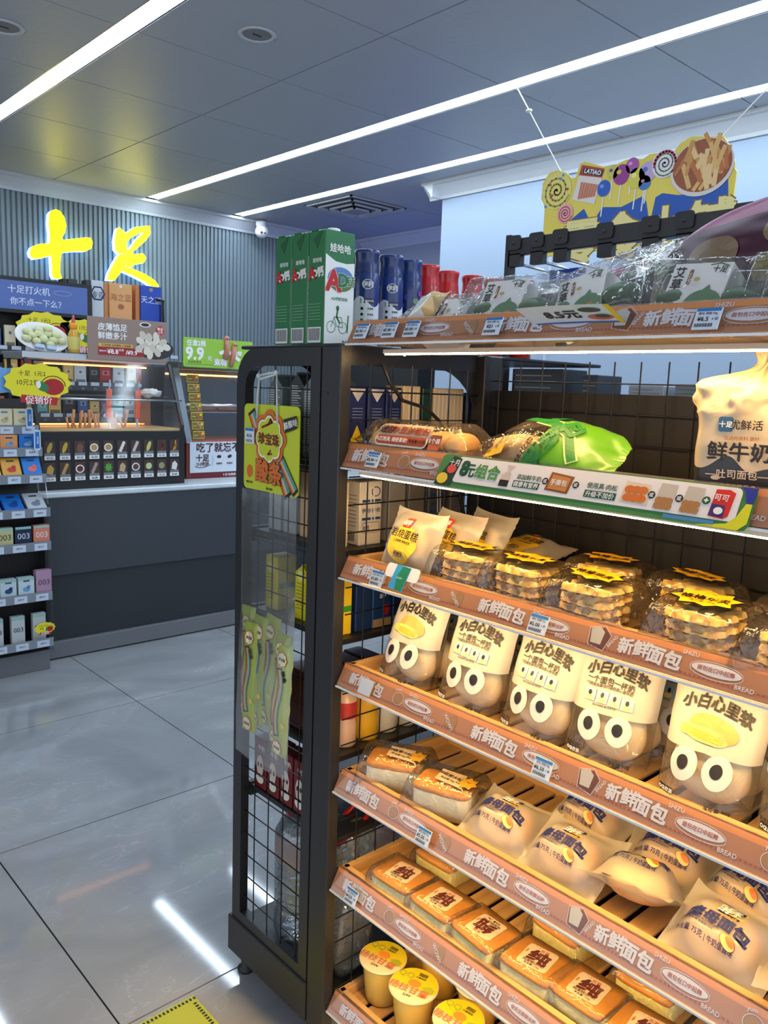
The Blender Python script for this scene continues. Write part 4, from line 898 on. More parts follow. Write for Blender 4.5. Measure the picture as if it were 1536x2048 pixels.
lst = [(1.092, .977, -.03, SC1, 'square sponge cake, second from the left on the lower wooden tray'), (1.098, .755, .03, SC1, 'square sponge cake, right of the one with the upside-down sticker'),
       (1.105, .655, -.02, SC1, 'square sponge cake, fifth from the left on the lower wooden tray'), (1.10, .545, .05, SC1, 'square sponge cake, sixth from the left on the lower wooden tray'), (1.10, .435, .0, SC1, 'square sponge cake near the right end of the lower tray'), (1.10, .325, .03, SC1, 'square sponge cake at the right end of the lower tray'),
       (1.215, 1.085, .02, SC1, 'square sponge cake in the back row behind the leftmost one'), (1.22, .92, .1, SC1, 'square sponge cake in the back row, second from the left'), (1.225, .78, -.06, SC1, 'square sponge cake in the back row, third from the left'), (1.22, .60, .04, SC1, 'square sponge cake in the back row behind the fifth')]
SC2.location = (1.092, .868, zc); SC2.rotation_euler = (0, 0, -.12); SC2['label'] = 'square sponge cake with upside-down sticker, third from the left'
for x, y, a, src, lab in lst[:7]: dup(src, (x, y, zc), (0, 0, a), lab)
for x, y, a, src, lab in lst[8:]: dup(src, (x, y, zc), (0, 0, a), lab)
# ---- taller sticker cakes on tray 5
def tall_cake(lab, loc, rz, seed):
    t = thing('wrapped_sponge_cake', lab, 'cake', loc, (0, -.06, rz), group='sticker cakes in loose clear bags')
    q = MB()
    def side(a, b):
        th = a*2*PI; c, s_ = math.cos(th), math.sin(th); k = 1/((abs(c)**8+abs(s_)**8)**(1/8)); i = int(b*5+.01)
        zz = [0, .003, .018, .036, .050, .053][i]; g = [.90, .96, 1, .99, .98, .95][i]
        return Vector(((.036*k*g)*c+nz((c, s_, zz*20), 3, seed)*.002, (.058*k*g)*s_, zz))
    q.surf(side, 40, 5, mt((252, 240, 200), .7, var=(90, .05), bump=(160, .35), sss=.15)); q.build('sponge', t)
    q = MB()
    def top(a, b):
        th = a*2*PI; c, s_ = math.cos(th), math.sin(th); k = 1/((abs(c)**7+abs(s_)**7)**(1/7)); i = int(b*5+.01)
        return Vector((.036*k*[.98, 1.02, 1.0, .95, .5, 0][i]*c, .058*k*[.98, 1.02, 1.0, .95, .5, 0][i]*s_, [.049, .052, .057, .060, .0615, .062][i]))
    q.surf(top, 40, 5, CRUST); q.build('brown_crust', t)
    S = pouch(.185, .125, .078, seed, fin=.30, pv=4, wr=.007, back=.0, pinch=.12, ws=26); M = basis((.008, 0, -.002), (0, -1, 0), (1, 0, 0.03))
    q = MB(); put_pouch(q, S, .185, .125, CLEARB, M, 34, 20, sides=(1,)); q.build('clear_bag', t)
    f2 = fr((.0, -.012, .0665), (-.25, -1, 0), (1, -.25, 0)); f3 = lambda a, b, k=0: f2(a*1.3, b*1.3, k)+Vector((0, 0, 1.8*a*b+.003))
    q = MB(); q.poly([(-.028, .016), (.014, .020), (.022, -.014), (-.020, -.016)], STK, f3, 0); q.poly(star(7, .013, .019, .026, .004), INK, f3, -.5); q.poly(star(7, .011, .0165, .026, .004), mt((240, 180, 40), .5), f3, 1); q.text('拌糕爱大松', INK, f3, .0085, -.006, .005, bold=.02, k=2); q.text('净含量 95g', INK, f3, .0055, -.004, -.006, k=2); q.text('~', INK, f3, .012, .026, .006, k=2)
    q.build('sticker', t)
tall_cake('brown topped sponge cake in a clear bag with star sticker, at the left end', (1.105, 1.135, .645), .55, 2)
tall_cake('brown topped sponge cake in a clear bag, second from the left beside the yeast bread', (1.105, .995, .648), .35, 5)
# ---- yeast bread bags
BUN = mt((252, 218, 154), .55, var=(14, .05, (222, 146, 74)), bump=(60, .2), sss=.1)
def yeast_bag(seed, prn=True):
    t = thing('yeast_bread_bag', '-', 'bread', group='frosted yeast bread bags')
    W, H = .152, .134; S = pouch(W, H, .046, seed, fin=.62, pv=2.4, wr=.0035, back=.28, pinch=.16, ws=24, finv=.75); M = basis((0, 0, .016), (0, -1, 0), (1, 0, 0))
    q = MB(); put_pouch(q, S, W, H, FROST, M, 30, 22); q.build('frosted_bag', t)
    MB().ball((0, 0, .022), (.044, .050, .026), BUN, p=.85, nu=24, nv=14, seed=seed, amp=.06, pick=None).build('bread_loaf', t)
    g0 = on(S, M, .0024); q = MB()
    if prn:
        f2 = lambda a, b, k=0: g0(a*1.06+b*.05, b*1.0-a*.05-.010, k); g = f2
        q.poly([(-.014, .026), (.022, .026), (.020, .047), (-.016, .047)], YELLOW, f2, 0); q.poly([(-.012, .023), (.018, .023), (.018, .044), (-.012, .044)], NAVY, f2, 1); q.text('酵', WHITE, f2, .020, -.003, .034, bold=.02, k=2); q.text('孝', WHITE, f2, .014, .011, .034, k=2)
        q.rect(-.030, .051, -.006, .058, mt((214, 70, 44), .5), f2, 1); q.text('桃李', WHITE, f2, .006, -.018, .0545, k=2); q.text('yeast', mt((190, 150, 60), .5), f2, .010, .006, .020, rot=.1, k=3)
        q.text('酵母面包', NAVY, f2, .021, -.002, .010, bold=.06, k=1, curve=4)
        q.text('口感松软细腻 精选优质面粉', NAVY, f2, .0042, -.022, -.002, k=1); q.text('风味醇香香甜可口', NAVY, f2, .0042, -.020, -.007, k=1); q.text('日式', NAVY, f2, .0065, -.043, -.004, k=1)
        q.ell(.020, -.012, .0125, .0075, mt((150, 80, 30), .5), f2, 1, rot=-.4); q.ell(.020, -.012, .0115, .0065, mt((246, 206, 120), .5), f2, 2, rot=-.4); q.ell(.023, -.0105, .008, .0035, mt((220, 120, 60), .5), f2, 3, rot=-.5)
        q.text('净含量 75克 | 牛奶蛋露味', NAVY, f2, .0075, -.010, -.020, k=1, rot=-.02); q.poly([(-.034, -.050), (-.018, -.052), (-.018, -.0565), (-.034, -.0545)], INK, f2, 1)
    q.build('print', t)
    return t
Y1 = yeast_bag(3); Y2 = yeast_bag(9)
zy = .650
Y1.location = (1.122, .855, zy+.010); Y1.rotation_euler = (.05, -.38, .10); Y1['label'] = 'frosted yeast bread bag next to the sticker cakes'
Y2.location = (1.122, .715, zy+.014); Y2.rotation_euler = (-.02, -.46, .03); Y2['label'] = 'frosted yeast bread bag, second from the left, facing up'
dup(Y1, (1.250, .755, zy+.020), (0, -.5, -.1), 'frosted yeast bread bag in the back row behind the second one')
dup(Y1, (1.108, .585, zy+.022), (-.10, .52, .05), 'frosted yeast bread bag tipped on its side showing the pale bottom')
dup(Y2, (1.245, .60, zy+.018), (.1, -.4, .2), 'frosted yeast bread bag in the back row behind the tipped one')
dup(Y2, (1.112, .445, zy+.016), (.03, -.46, -.02), 'large looking frosted yeast bread bag right of the tipped one')
dup(Y1, (1.235, .46, zy+.016), (0, -.3, -.2), 'frosted yeast bread bag in the back row at the right')
dup(Y1, (1.095, .315, zy+.008), (.2, .25, .25), 'frosted yeast bread bag at the right end of its tray')
# ---- bags with round eyes
CREAM = mt((188, 180, 166), .42, bump=(50, .12)); EYEW = mt((208, 202, 198), .4); BUNW = mt((255, 236, 184), .6, var=(9, .05, (250, 212, 156)), bump=(60, .15), sss=.15)
EYEBAG = film('eye_bag_clear', opac=.10, rough=.14, refl=.35, bump=(34, .7), body=(246, 226, 190))
def eye_bag(seed, comic):
    t = thing('bun_bag', '-', 'bread', group='bun bags with round printed eyes')
    W, H = .140, .192
    def half(u_, v_, sd):   # u -1..1, v 0..1
        T = (1-abs(u_)**3.2)**.6*(1-v_**1.6)**.75 if v_ < 1 else 0
        d = .040*T+(.004*(1-v_) if True else 0)
        wv = nz((u_*1.3, v_*2, sd), 1.9, seed)*.006*(.3+.7*(1-abs(u_)))+nz((u_*3, v_*5, sd*2), 1.7, seed+3)*.0016
        ww = W/2*(1.0-.05*(1-v_)+.03*v_+.012*nz((0, v_*4, 0), 1, seed))
        lean = .052*v_
        return Vector((lean+(-sd)*(d)+wv, -u_*ww, .003+v_*H*(1-.02*abs(u_))))
    def S(a, b, sd=1, off=0): return half(max(-1, min(1, a/(W/2))), max(0, min(1, b/H)), sd)+Vector((-off*sd, 0, 0))
    front = MB(); front.surf(lambda x, y: half(x*2-1, .44+y*.56, 1), 24, 14, CREAM); front.surf(lambda x, y: half(1-x*2, .44+y*.56, -1), 24, 14, CREAM); front.build('printed_bag_top', t)
    q = MB(); q.surf(lambda x, y: half(x*2-1, y*.44, 1), 24, 12, EYEBAG); q.surf(lambda x, y: half(1-x*2, y*.44, -1), 24, 12, EYEBAG); q.build('clear_bag_bottom', t)
    MB().ball((.020, .0, .056), (.024, .056, .047), BUNW, p=.88, nu=28, nv=16, seed=seed, amp=.05).build('bun', t); 
    MB().ball((.066, -.010, .050), (.024, .052, .042), BUNW, p=.88, nu=24, nv=14, seed=seed+1, amp=.05).build('bun', t)
    g = lambda a, b, k=0: S(a, b, 1, .0016+k*.0005)
    q = MB()
    for ex in (-.024, .0245):
        q.ell(ex, .066, .0205, .0225, EYEW, g, 1, n=28); q.ell(ex-.001, .068, .0085, .0098, INK, g, 3, n=20)
    q.build('printed_eyes', t)
    q = MB()
    q.poly([(-.048, .176), (-.028, .174), (-.028, .188), (-.048, .189)], mt((40, 120, 190), .4), g, 0) if not comic else None
    q.text('小白心里软', INK, g, .0205, .002, .151 if comic else .150, rot=-.06, bold=.05, k=1, curve=3)
    if not comic:
        q.text('\\奶皮白面包/', INK, g, .008, .0, .168, rot=-.05, k=1)
        q.ell(.004, .118, .036, .017, mt((214, 158, 84), .5), g, 1, rot=-.12, n=28); q.ell(-.006, .108, .034, .010, mt((240, 206, 110), .5), g, 2, rot=-.1); q.ell(-.006, .107, .026, .006, mt((232, 166, 60), .5), g, 3, rot=-.1); q.ell(-.034, .110, .008, .007, mt((238, 196, 90), .5), g, 3)
    else:
        q.text('一个面包一杯奶', INK, g, .0115, -.006, .131, rot=-.05, bold=.03, k=1); q.text('1个奶皮白面包的蛋白质≈1杯牛奶', INK, g, .0055, -.006, .123, rot=-.04, k=1)
        for i in range(4):
            a = -.034+i*.021; q.rect(a-.0098, .100-i*.001, a+.0098, .118-i*.001, mt((150, 180, 200), .4), g, 1, 2); q.ell(a, .1045-i*.001, .0075, .0038, mt((236, 206, 140), .5), g, 2, n=12); q.ell(a, .1115-i*.001, .003, .004, INK, g, 3, n=8)
        q.text('图片仅供参考 请以实物为准', INK, g, .0032, -.006, .096, k=1)
    q.rect(-.056, .020, -.030, .0285, INK, g, 1, 2); q.text('oo', WHITE, g, .010, -.050, .0245, bold=.03, k=3); q.text('2枚装', WHITE, g, .007, -.038, .0245, bold=.02, k=3); q.text('奶皮白面包', INK, g, .0058, -.044, .032, k=1) if comic else None
    q.text('净含量:90g', INK, g, .0075, .036, .020, k=1); q.text('保质期 见包装', INK, g, .0032, .036, .014, k=1); q.build('print', t)
    return t
B1 = eye_bag(1, False); B2 = eye_bag(6, True)
zb4 = .874
B1.location = (1.088, 1.100, zb4); B1.rotation_euler = (0, 0, -.05); B1['label'] = 'bun bag with round eyes and a sliced bun picture, leftmost of its row'
B2.location = (1.088, .935, zb4); B2.rotation_euler = (0, 0, .02); B2['label'] = 'bun bag with round eyes and small comic pictures, second from the left'
dup(B2, (1.084, .783, zb4), (0, 0, -.04), 'bun bag with round eyes and comic pictures, third from the left')
dup(B2, (1.092, .652, zb4), (0, .03, .16), 'bun bag with round eyes and comic pictures, turned a little, fourth from the left')
dup(B1, (1.084, .487, zb4), (0, 0, .03), 'bun bag with round eyes and sliced bun picture, fifth from the left')
dup(B2, (1.086, .343, zb4), (0, 0, .02), 'bun bag with round eyes cut by the right edge of the picture')
for i, y in enumerate((1.09, .935, .63)): dup(B2, (1.205, y-.01, zb4), (0, 0, .05*i), ['bun bag standing in the back row at the left', 'bun bag standing in the back row, second from the left', 'bun bag standing in the back row behind the turned one'][i])
# ---- waffles
WAF = mt((252, 220, 134), .55, var=(20, .04, (236, 178, 86)), sss=.12)
def waffle_mesh():
    n = 36; vs = []; fs = []; S_ = .046
    def P(i, j, top):
        x = i/n*2-1; y = j/n*2-1; e = max(abs(x), abs(y)); rr = math.hypot(x, y)
        cc = 1-.10*max(0, rr-1.0)/.41; X = x*cc; Yy = y*cc
        g = max(math.cos(x*PI*3.5), math.cos(y*PI*3.5)); ridge = sst((g-.2)/.6)
        hz = (.0012+.0076*ridge)*(1-sst((e-.93)/.07)*.85)
        ang = math.sin(x*PI*3.5+1.57) if abs(y) > abs(x) else math.sin(y*PI*3.5+1.57)
        k = 1+.065*ang*sst((e-.75)/.25)
        zz = hz if top else -hz
        return (X*S_*k, Yy*S_*k, zz+.0012*noise.noise(Vector((x*2, y*2, 0))))
    for top in (1, 0):
        for j in range(n+1):
            for i in range(n+1): vs.append(P(i, j, top))
    m_ = (n+1)**2
    for j in range(n):
        for i in range(n):
            a = j*(n+1)+i; fs.append((a, a+1, a+n+2, a+n+1)); fs.append((m_+a, m_+a+n+1, m_+a+n+2, m_+a+1))
    q = MB(); q.add(vs, fs, WAF, smooth=True); return q.mesh('waffle')
WM = waffle_mesh()
def waffle_pack(seed, lying=False, n_=4):
    t = thing('waffle_pack', '-', 'waffles', group='waffle packs in clear bags')
    rnd = random.Random(seed)
    for k in range(n_): link_mesh(WM, 'waffle', t, (rnd.uniform(-.002, .002), rnd.uniform(-.002, .002), .009+.0155*k), (rnd.uniform(-.04, .04), rnd.uniform(-.04, .04), rnd.uniform(-.06, .06)+(PI/2 if k % 2 else 0)))
    Ht = .0155*n_+.003; W, H = .178, .116
    S = pouch(W, H, Ht+.010, seed, fin=.34, pv=7, wr=.0065, back=.0, pinch=.14, ws=24); M = basis((0, 0, .0), (0, -1, 0), (1, 0, 0))
    q = MB(); put_pouch(q, S, W, H, CLEARB, M, 36, 20, sides=(1,)); q.build('clear_bag', t)
    g = on(S, M, .0024); rot = rnd.uniform(-.2, .1)
    f2 = lambda a, b, k=0: g(1.3*(a*math.cos(rot)-b*math.sin(rot)), 1.3*(a*math.sin(rot)+b*math.cos(rot)), k)+Vector((0, 0, .001))
    q = MB(); q.poly(star(8, .031, .041, 0, 0, 1.05, .74, .2), INK, f2, 2); q.poly(star(8, .0275, .0365, 0, 0, 1.05, .74, .2), mt((250, 190, 30), .45), f2, 5); q.text('格格华夫', INK, f2, .0135, 0, -.002, bold=.04, k=8, rot=.03); q.text('~ ~', INK, f2, .008, 0, .013, k=8); q.text('净含量 100g', INK, f2, .0055, 0, -.014, k=8)
    q.build('sticker', t)
    return t
W1 = waffle_pack(1); W2 = waffle_pack(7)
zw = 1.099
W1.location = (1.100, .955, zw); W1.rotation_euler = (0, 0, .10); W1['label'] = 'waffle pack beside the yellow cake bags, leftmost of the front row'
W2.location = (1.098, .828, zw); W2.rotation_euler = (0, 0, -.06); W2['label'] = 'waffle pack, second from the left in the front row'
dup(W1, (1.090, .688, zw), (0, -.05, .02), 'waffle pack, third from the left in the front row'); dup(W2, (1.215, .745, zw+.002), (0, .03, .08), 'waffle pack in the back row behind the third one')
dup(W1, (1.225, .595, zw), (.02, .04, -.1), 'waffle pack in the back row with its sticker hidden, second from the left'); dup(W2, (1.095, .510, zw), (0, -.10, -.05), 'waffle pack with the largest looking yellow star sticker, right of the middle')
dup(W1, (1.085, .375, zw-.002), (0, -.06, .05), 'waffle pack cut by the right edge of the picture'); dup(W2, (1.22, .42, zw), (0, .02, .1), 'waffle pack in the back row at the right edge')
# ---- yellow cake bags leaning on tray 3
t0 = None
YC = mt((248, 200, 60), .5)
def cake_bag(seed, lab, loc, rot):
    t = thing('yellow_cake_bag', lab, 'cake', loc, rot, group='yellow cake bags')
    W, H = .150, .126; S = pouch(W, H, .026, seed, fin=.55, pv=3, wr=.0035, back=.5, pinch=.08, ws=26, finv=.55); M = basis((0, 0, .064), (0, -1, .0), (.42, 0, 1))
    q = MB(); put_pouch(q, S, W, H, FROST, M, 28, 24); q.build('frosted_bag', t)
    q = MB(); q.ball((0, -.004, .0), (.040, .036, .014), mt((246, 204, 110), .6, sss=.1), M=M, nu=24, nv=12); q.build('round_cake', t)
    g = on(S, M, .0024); q = MB(); q.ell(.002, -.010, .040, .036, YC, g, 0, n=28); q.poly(rrect(-.013, .022, .013, .042, .003, 3), mt((206, 44, 36), .5), g, 1); q.text('桃李', WHITE, g, .011, 0, .032, bold=.03, k=2)
    q.text('岩烧蛋糕', INK, g, .0195, .001, .009, bold=.02, k=1, rot=-.04); q.text('二次烘烤 美味加倍', INK, g, .0062, 0, -.006, k=1, rot=-.04); q.line(rrect(-.012, -.034, .012, -.026, .003, 2), .0008, INK, g, 1, True); q.text('净含量70g', INK, g, .0055, 0, -.030, k=1); q.build('print', t)
cake_bag(2, 'yellow cake bag with red square mark leaning at the left end, front one', (1.075, 1.085, 1.100), (0, .0, -.10))
cake_bag(5, 'yellow cake bag standing just behind the front one', (1.135, 1.045, 1.100), (0, .05, -.2))
cake_bag(8, 'yellow cake bag third in the leaning row', (1.195, 1.02, 1.100), (0, .1, -.3))
cake_bag(4, 'yellow cake bag lying back at the end of the leaning row', (1.245, .99, 1.098), (0, .9, -.2))
# ---- dessert cups
def cup():
    t = thing('dessert_cup', '-', 'cup', group='yellow dessert cups')
    MB().lathe([(0, 0), (.034, 0), (.036, .003), (.0445, .088), (.0445, .092)], mt((240, 196, 90), .3, coat=.5, sss=.2), n=36).build('cup_body', t)
    MB().lathe([(.0448, .088), (.0515, .089), (.0525, .092), (.0515, .0945), (.046, .0945)], mt((226, 206, 160), .25, coat=.5), n=36).build('rim', t)
    q = MB(); q.lathe([(.0515, .0946), (.045, .0955), (.02, .0952), (0, .0952)], mt((238, 220, 186), .3, coat=.4), n=36)
    g = fr((0, 0, .0958), (0.25, -1, 0), (1, .25, 0), .0)
    pts = [(.050*math.cos(a), .050*math.sin(a)) for a in [math.radians(-8+i*196/20) for i in range(21)]]; q.poly(pts, mt((238, 214, 40), .35, coat=.4), g, 0); q.build('lid', t)
    q = MB(); ORG = mt((226, 120, 50), .5); q.ell(0, .004, .014, .011, mt((240, 150, 60), .5), g, 2); q.poly([(.018, .002), (.034, .010), (.046, .004), (.044, -.010), (.026, -.008)], mt((176, 180, 50), .5), g, 1); q.text('杨枝甘露', mt((206, 130, 84), .5), g, .022, -.004, -.016, bold=.03, k=2); q.text('AASS', INK, g, .008, .0, -.034, k=2, rot=PI)
    q.rect(.024, -.026, .034, -.018, mt((220, 96, 60), .5), g, 2); q.text('QQ', mt((176, 180, 50), .5), g, .022, -.026, .020, k=2, bold=.03)
    for k in range(12): q.rect(-.002+k*.0016, .028, -.002+k*.0016+(.0006 if k % 2 else .001), .038, INK, g, 2)
    q.text('冷藏保存', INK, g, .006, .006, .023, k=2); q.build('lid_print', t)
    return t
CU = cup(); CU.location = (1.112, 1.160, .140); CU['label'] = 'yellow dessert cup at the left end, front row'
for x, y, a, lab in [(1.103, 1.056, .1, 'yellow dessert cup, second from the left in the front row'), (1.108, .935, -.1, 'yellow dessert cup, third from the left with the lid cut by the picture bottom'), (1.225, 1.095, .3, 'yellow dessert cup behind the two leftmost cups'), (1.215, .975, .2, 'yellow dessert cup in the back row, second from the left'), (1.11, .82, 0, 'yellow dessert cup, fourth in the front row'), (1.225, .85, .4, 'yellow dessert cup in the back row, third from the left')]:
    dup(CU, (x, y, .140), (0, 0, a), lab)
# ---- shelf 2: long mini bun bag
t = thing('mini_bun_bag', 'long clear bag of mini buns with a red and white label', 'bread', (1.085, 1.075, 1.309), (0, 0, .03))
for k in range(5): MB().ball((0, 0, 0), (.038, .029, .034), mt((238, 196, 128), .55, var=(14, .05, (212, 146, 76)), sss=.1), p=.85, nu=20, nv=12, seed=k, amp=.06).build('mini_bun', t, loc=(0, .094-k*.047, .036))
W, H = .30, .100; S = pouch(W, H, .043, 4, fin=.26, pv=2.0, wr=.003, back=.95, pinch=.0, ws=26); M = basis((0, 0, .044), (0, -1, 0), (1, 0, .0))
q = MB(); put_pouch(q, S, W, H, CLEARB, M, 48, 20, sides=(1, -1)); q.build('clear_bag', t)
Mf = basis((-.043, 0, .058), (0, -1, 0), (.62, 0, 1)); gl = lambda a, b, k=0: Mf @ Vector((a, b, .003+k*.0004-9*b*b))
q = MB(); q.poly(rrect(-.082, -.022, .052, .026, .012, 5), mt((236, 214, 190), .4), gl, 0); q.poly(rrect(-.079, -.019, .049, -.002, .008, 4), mt((170, 74, 40), .45), gl, 1); q.text('迷你·豆沙面包', mt((206, 84, 36), .5), gl, .024, -.010, .011, bold=.05, k=2, width=.115); q.text('迷你', INK, gl, .019, -.058, .011, bold=.03, k=3)
q.text('内芯饱满, 细密柔软!', WHITE, gl, .0095, -.038, -.010, k=2); q.text('净含量:175克', INK, gl, .0075, .027, -.010, k=2); q.rect(.056, -.022, .082, .006, mt((190, 96, 60), .5), gl, 1); q.text('5个装', WHITE, gl, .011, .069, -.006, k=2); q.build('label', t)
# green and clear bread bag
t = thing('green_bread_bag', 'bread bag half clear and half bright green lying beside the mini buns', 'bread', (1.09, .805, 1.309), (0, 0, -.04))
MB().ball((0, .040, .044), (.036, .066, .032), BUN, p=.8, nu=26, nv=14, seed=4, amp=.06).build('bread_loaf', t)
W, H = .30, .112; S = pouch(W, H, .044, 12, fin=.80, pv=2.0, wr=.0045, back=.95, pinch=-.75, ws=20); M = basis((0, 0, .047), (0, -1, .02), (.78, 0, .62))
LIM = mt((92, 160, 34), .35, coat=.3)
q = MB(); put_pouch(q, S, W, H, CLEARB, M, 60, 24, sides=(1, -1), pick=lambda a, b: LIM if a > .53+.05*math.sin(b*4) else CLEARB); q.build('bag', t)
g = on(S, M, .003); q = MB(); DGG = mt((24, 120, 50), .45)
q.line([(-.01, .03), (.03, .02), (.06, .005), (.085, -.03)], .017, mt((206, 230, 150), .5), g, 0, sub=.007); q.line([(-.01, .03), (.03, .02), (.06, .005), (.085, -.03)], .012, DGG, g, 1, sub=.007); q.line([(-.04, .035), (.0, .03), (.03, .042)], .014, DGG, g, 2, sub=.007); q.line([(.0, .045), (.04, .005)], .012, DGG, g, 3, sub=.007)
q.text('菠萝包', DGG, g, .032, .040, -.010, rot=1.0, bold=.06, k=4); q.text('酥皮香甜', INK, g, .013, .002, -.022, rot=1.25, bold=.03, k=3); q.text('净含量·115g', INK, g, .010, -.085, -.022, k=2); q.poly([(-.10, -.034), (-.045, -.034), (-.045, -.018), (-.10, -.016)], mt((230, 190, 60), .5), g, 1); q.build('print', t)
# toast bag
def toast_bag(lab, loc, rz):
    t = thing('toast_bag', lab, 'bread', loc, (0, 0, rz))
    DK = mt((34, 38, 44), .45, coat=.2); CRB = mt((222, 198, 160), .5, coat=.1, bump=(30, .2))
    def ring(a, zz):
        th = a*2*PI; c, s_ = math.cos(th), math.sin(th); k = 1/((abs(c)**6+abs(s_)**6)**(1/6))
        P = [(0, .94), (.006, 1), (.05, 1.03), (.09, 1.01), (.12, 1.02), (.145, 1.10), (.162, 1.10), (.173, .92), (.181, .52), (.188, .26), (.197, .20), (.206, .30), (.216, .40)]
        i = max(j for j in range(len(P)-1) if P[j][0] <= zz+1e-9); fx = min(1, (zz-P[i][0])/(P[i+1][0]-P[i][0])); g = P[i][1]*(1-fx)+P[i+1][1]*fx
        kk = (k if zz < .13 else (k*.5+.5))*g; up = sst((zz-.115)/.04)
        wr = nz((c*1.2, s_*1.2, zz*16), 1.8, 5)*(.003+.016*up)+nz((c*2, s_*2, zz*30), 2.5, 9)*.008*up+math.sin(th*7+zz*30)*.002*up
        return Vector(((.050*kk+wr)*c+.25*max(0, zz-.165), (.062*kk+wr)*s_-.55*max(0, zz-.165), zz))
    wave = lambda a: .058+.008*math.sin(a*2*PI*5)+.004*math.sin(a*2*PI*9+1)
    q = MB(); q.surf(lambda a, b: ring(a, wave(a)*b), 96, 10, DK); q.surf(lambda a, b: ring(a, wave(a)+(.2159-wave(a))*b), 96, 40, CRB); q.build('bag_body', t)
    gg = lambda a, b, k=0: Vector((-.0530-k*.0004-.0006, -a, b)); q = MB()
    q.poly(rrect(-.034, .102, -.016, .122, .003, 3), mt((40, 90, 130), .5), gg, 0); q.text('十足', WHITE, gg, .0085, -.025, .112, bold=.05, k=1); q.text('优鲜活', INK, gg, .014, .0, .112, k=1); q.text('鲜牛奶', INK, gg, .027, -.006, .076, bold=.03, k=1); q.text('优选好原料 更好', mt((190, 120, 60), .5), gg, .006, -.004, .094, k=1)
    q.text('—吐司面包—', STK, gg, .0165, -.006, .046, bold=.02, k=2, width=.078); q.text('层层嫩奶香', STK, gg, .0075, -.008, .029, k=1); q.text('口口润回味', STK, gg, .0075, -.008, .020, k=1); q.text('净含量: 350g', STK, gg, .006, -.008, .010, k=1)
    q.ell(-.034, .018, .0085, .012, mt((120, 170, 90), .5), gg, 1); q.ell(-.034, .018, .0065, .010, mt((60, 120, 60), .5), gg, 2); q.text('鲜牛奶', WHITE, gg, .004, -.034, .018, k=3); q.ell(.028, .016, .012, .011, mt((206, 134, 70), .5), gg, 1); q.poly([(.012, .006), (.020, .006), (.020, .024), (.018, .032), (.014, .032), (.012, .024)], mt((220, 200, 170), .5), gg, 2); q.ell(.042, .036, .006, .003, STK, gg, 1); q.ell(-.032, .040, .006, .003, STK, gg, 1)
    q.build('print', t)
toast_bag('tall toast bag, cream above and black below, right on the second shelf', (1.135, .497, 1.309), .35)
toast_bag('second toast bag beyond the right edge of the picture', (1.10, .315, 1.309), -.1)
# ---- top shelf: green rice ball packs
GRB = mt((96, 120, 92), .6, sss=.05); TRAYP = film('pack_tray_plastic', opac=.05, rough=.1, refl=.5, bump=None, body=(235, 240, 245))
CBAG = film('cool_clear_bag', opac=.02, rough=.09, refl=.42, bump=(34, .9), body=(225, 235, 245))
def rice_pack(seed):
    t = thing('rice_ball_pack', '-', 'rice cakes', group='green rice ball packs with white sleeves')
    M = basis((0, 0, .040), (0, -1, 0), (.5, 0, 1))   # panel leaning back
    Lx, Hh, D = .150, .078, .040
    q = MB(); q.surf(lambda a, b: Vector(((a-.5)*Lx, (b-.5)*Hh, D*.5*(max(0, 1-abs(2*a-1)**8)**.4)*(max(0, 1-abs(2*b-1)**8)**.4)*.9)), 20, 12, TRAYP, M); q.surf(lambda a, b: Vector(((.5-a)*Lx, (b-.5)*Hh, -D*.5)), 1, 1, mt((60, 62, 66), .4), M); q.build('clear_box', t)
    for k in range(2): MB().ball((0, 0, 0), (.030, .030, .017), GRB, nu=16, nv=8, seed=k, amp=.1).build('rice_ball', t, loc=tuple(M @ Vector((.042-k*.084, 0, -.002))))
    q = MB(); q.box((-.052, -Hh/2-.001, -D/2-.001), (.026, Hh/2+.001, D/2+.001), mt((250, 250, 248), .45), M, bev=.001); q.build('paper_sleeve', t)
    g = lambda a, b, k=0: M @ Vector((a, b, D/2+.0016+k*.0004)); q = MB()
    q.vtext('艾草青团', INK, g, .0165, -.040, .001, bold=.03, step=1.02, k=1); q.poly(rrect(-.027, .008, -.022, .030, .002, 3), mt((150, 96, 50), .5), g, 1); q.vtext('咸蛋黄', STK, g, .0042, -.0245, .019, k=2)
    q.ell(.004, -.020, .026, .019, mt((168, 172, 130), .5), g, 1); q.ell(.004, -.016, .023, .017, mt((110, 146, 110), .5), g, 2); q.poly([(-.006, -.005), (.012, -.004), (.006, .008)], mt((110, 146, 110), .5), g, 2.2); q.ell(.010, -.018, .006, .004, mt((220, 140, 90), .5), g, 3); q.ell(.004, -.026, .006, .003, mt((220, 140, 90), .5), g, 3)
    q.text('十足', INK, g, .010, .012, .030, bold=.03, k=1, rot=-.1); q.ell(-.014, .016, .004, .003, mt((206, 190, 110), .5), g, 1); q.line([(-.002, .036), (.010, .038), (.022, .034)], .0016, mt((90, 120, 80), .5), g, 1); q.build('print', t)
    S = pouch(.195, .108, .034, seed, fin=.22, pv=6, wr=.009, back=.6, pinch=.05, ws=20, finv=.25)
    q = MB(); put_pouch(q, S, .195, .108, CBAG, M, 40, 22); q.build('clear_bag', t)
    return t
R1 = rice_pack(2); R2 = rice_pack(8); zt = 1.546
R1.scale = (1.1, 1.1, 1.1); R1.location = (1.10, .895, zt+.000); R1.rotation_euler = (0, 0, .03); R1['label'] = 'small upright rice ball pack in the middle of the top shelf'
R2.scale = (1.12, 1.12, 1.12); R2.location = (1.112, .735, zt+.004); R2.rotation_euler = (-.22, 0, -.02); R2['label'] = 'green rice ball pack tilted above the promotion card'
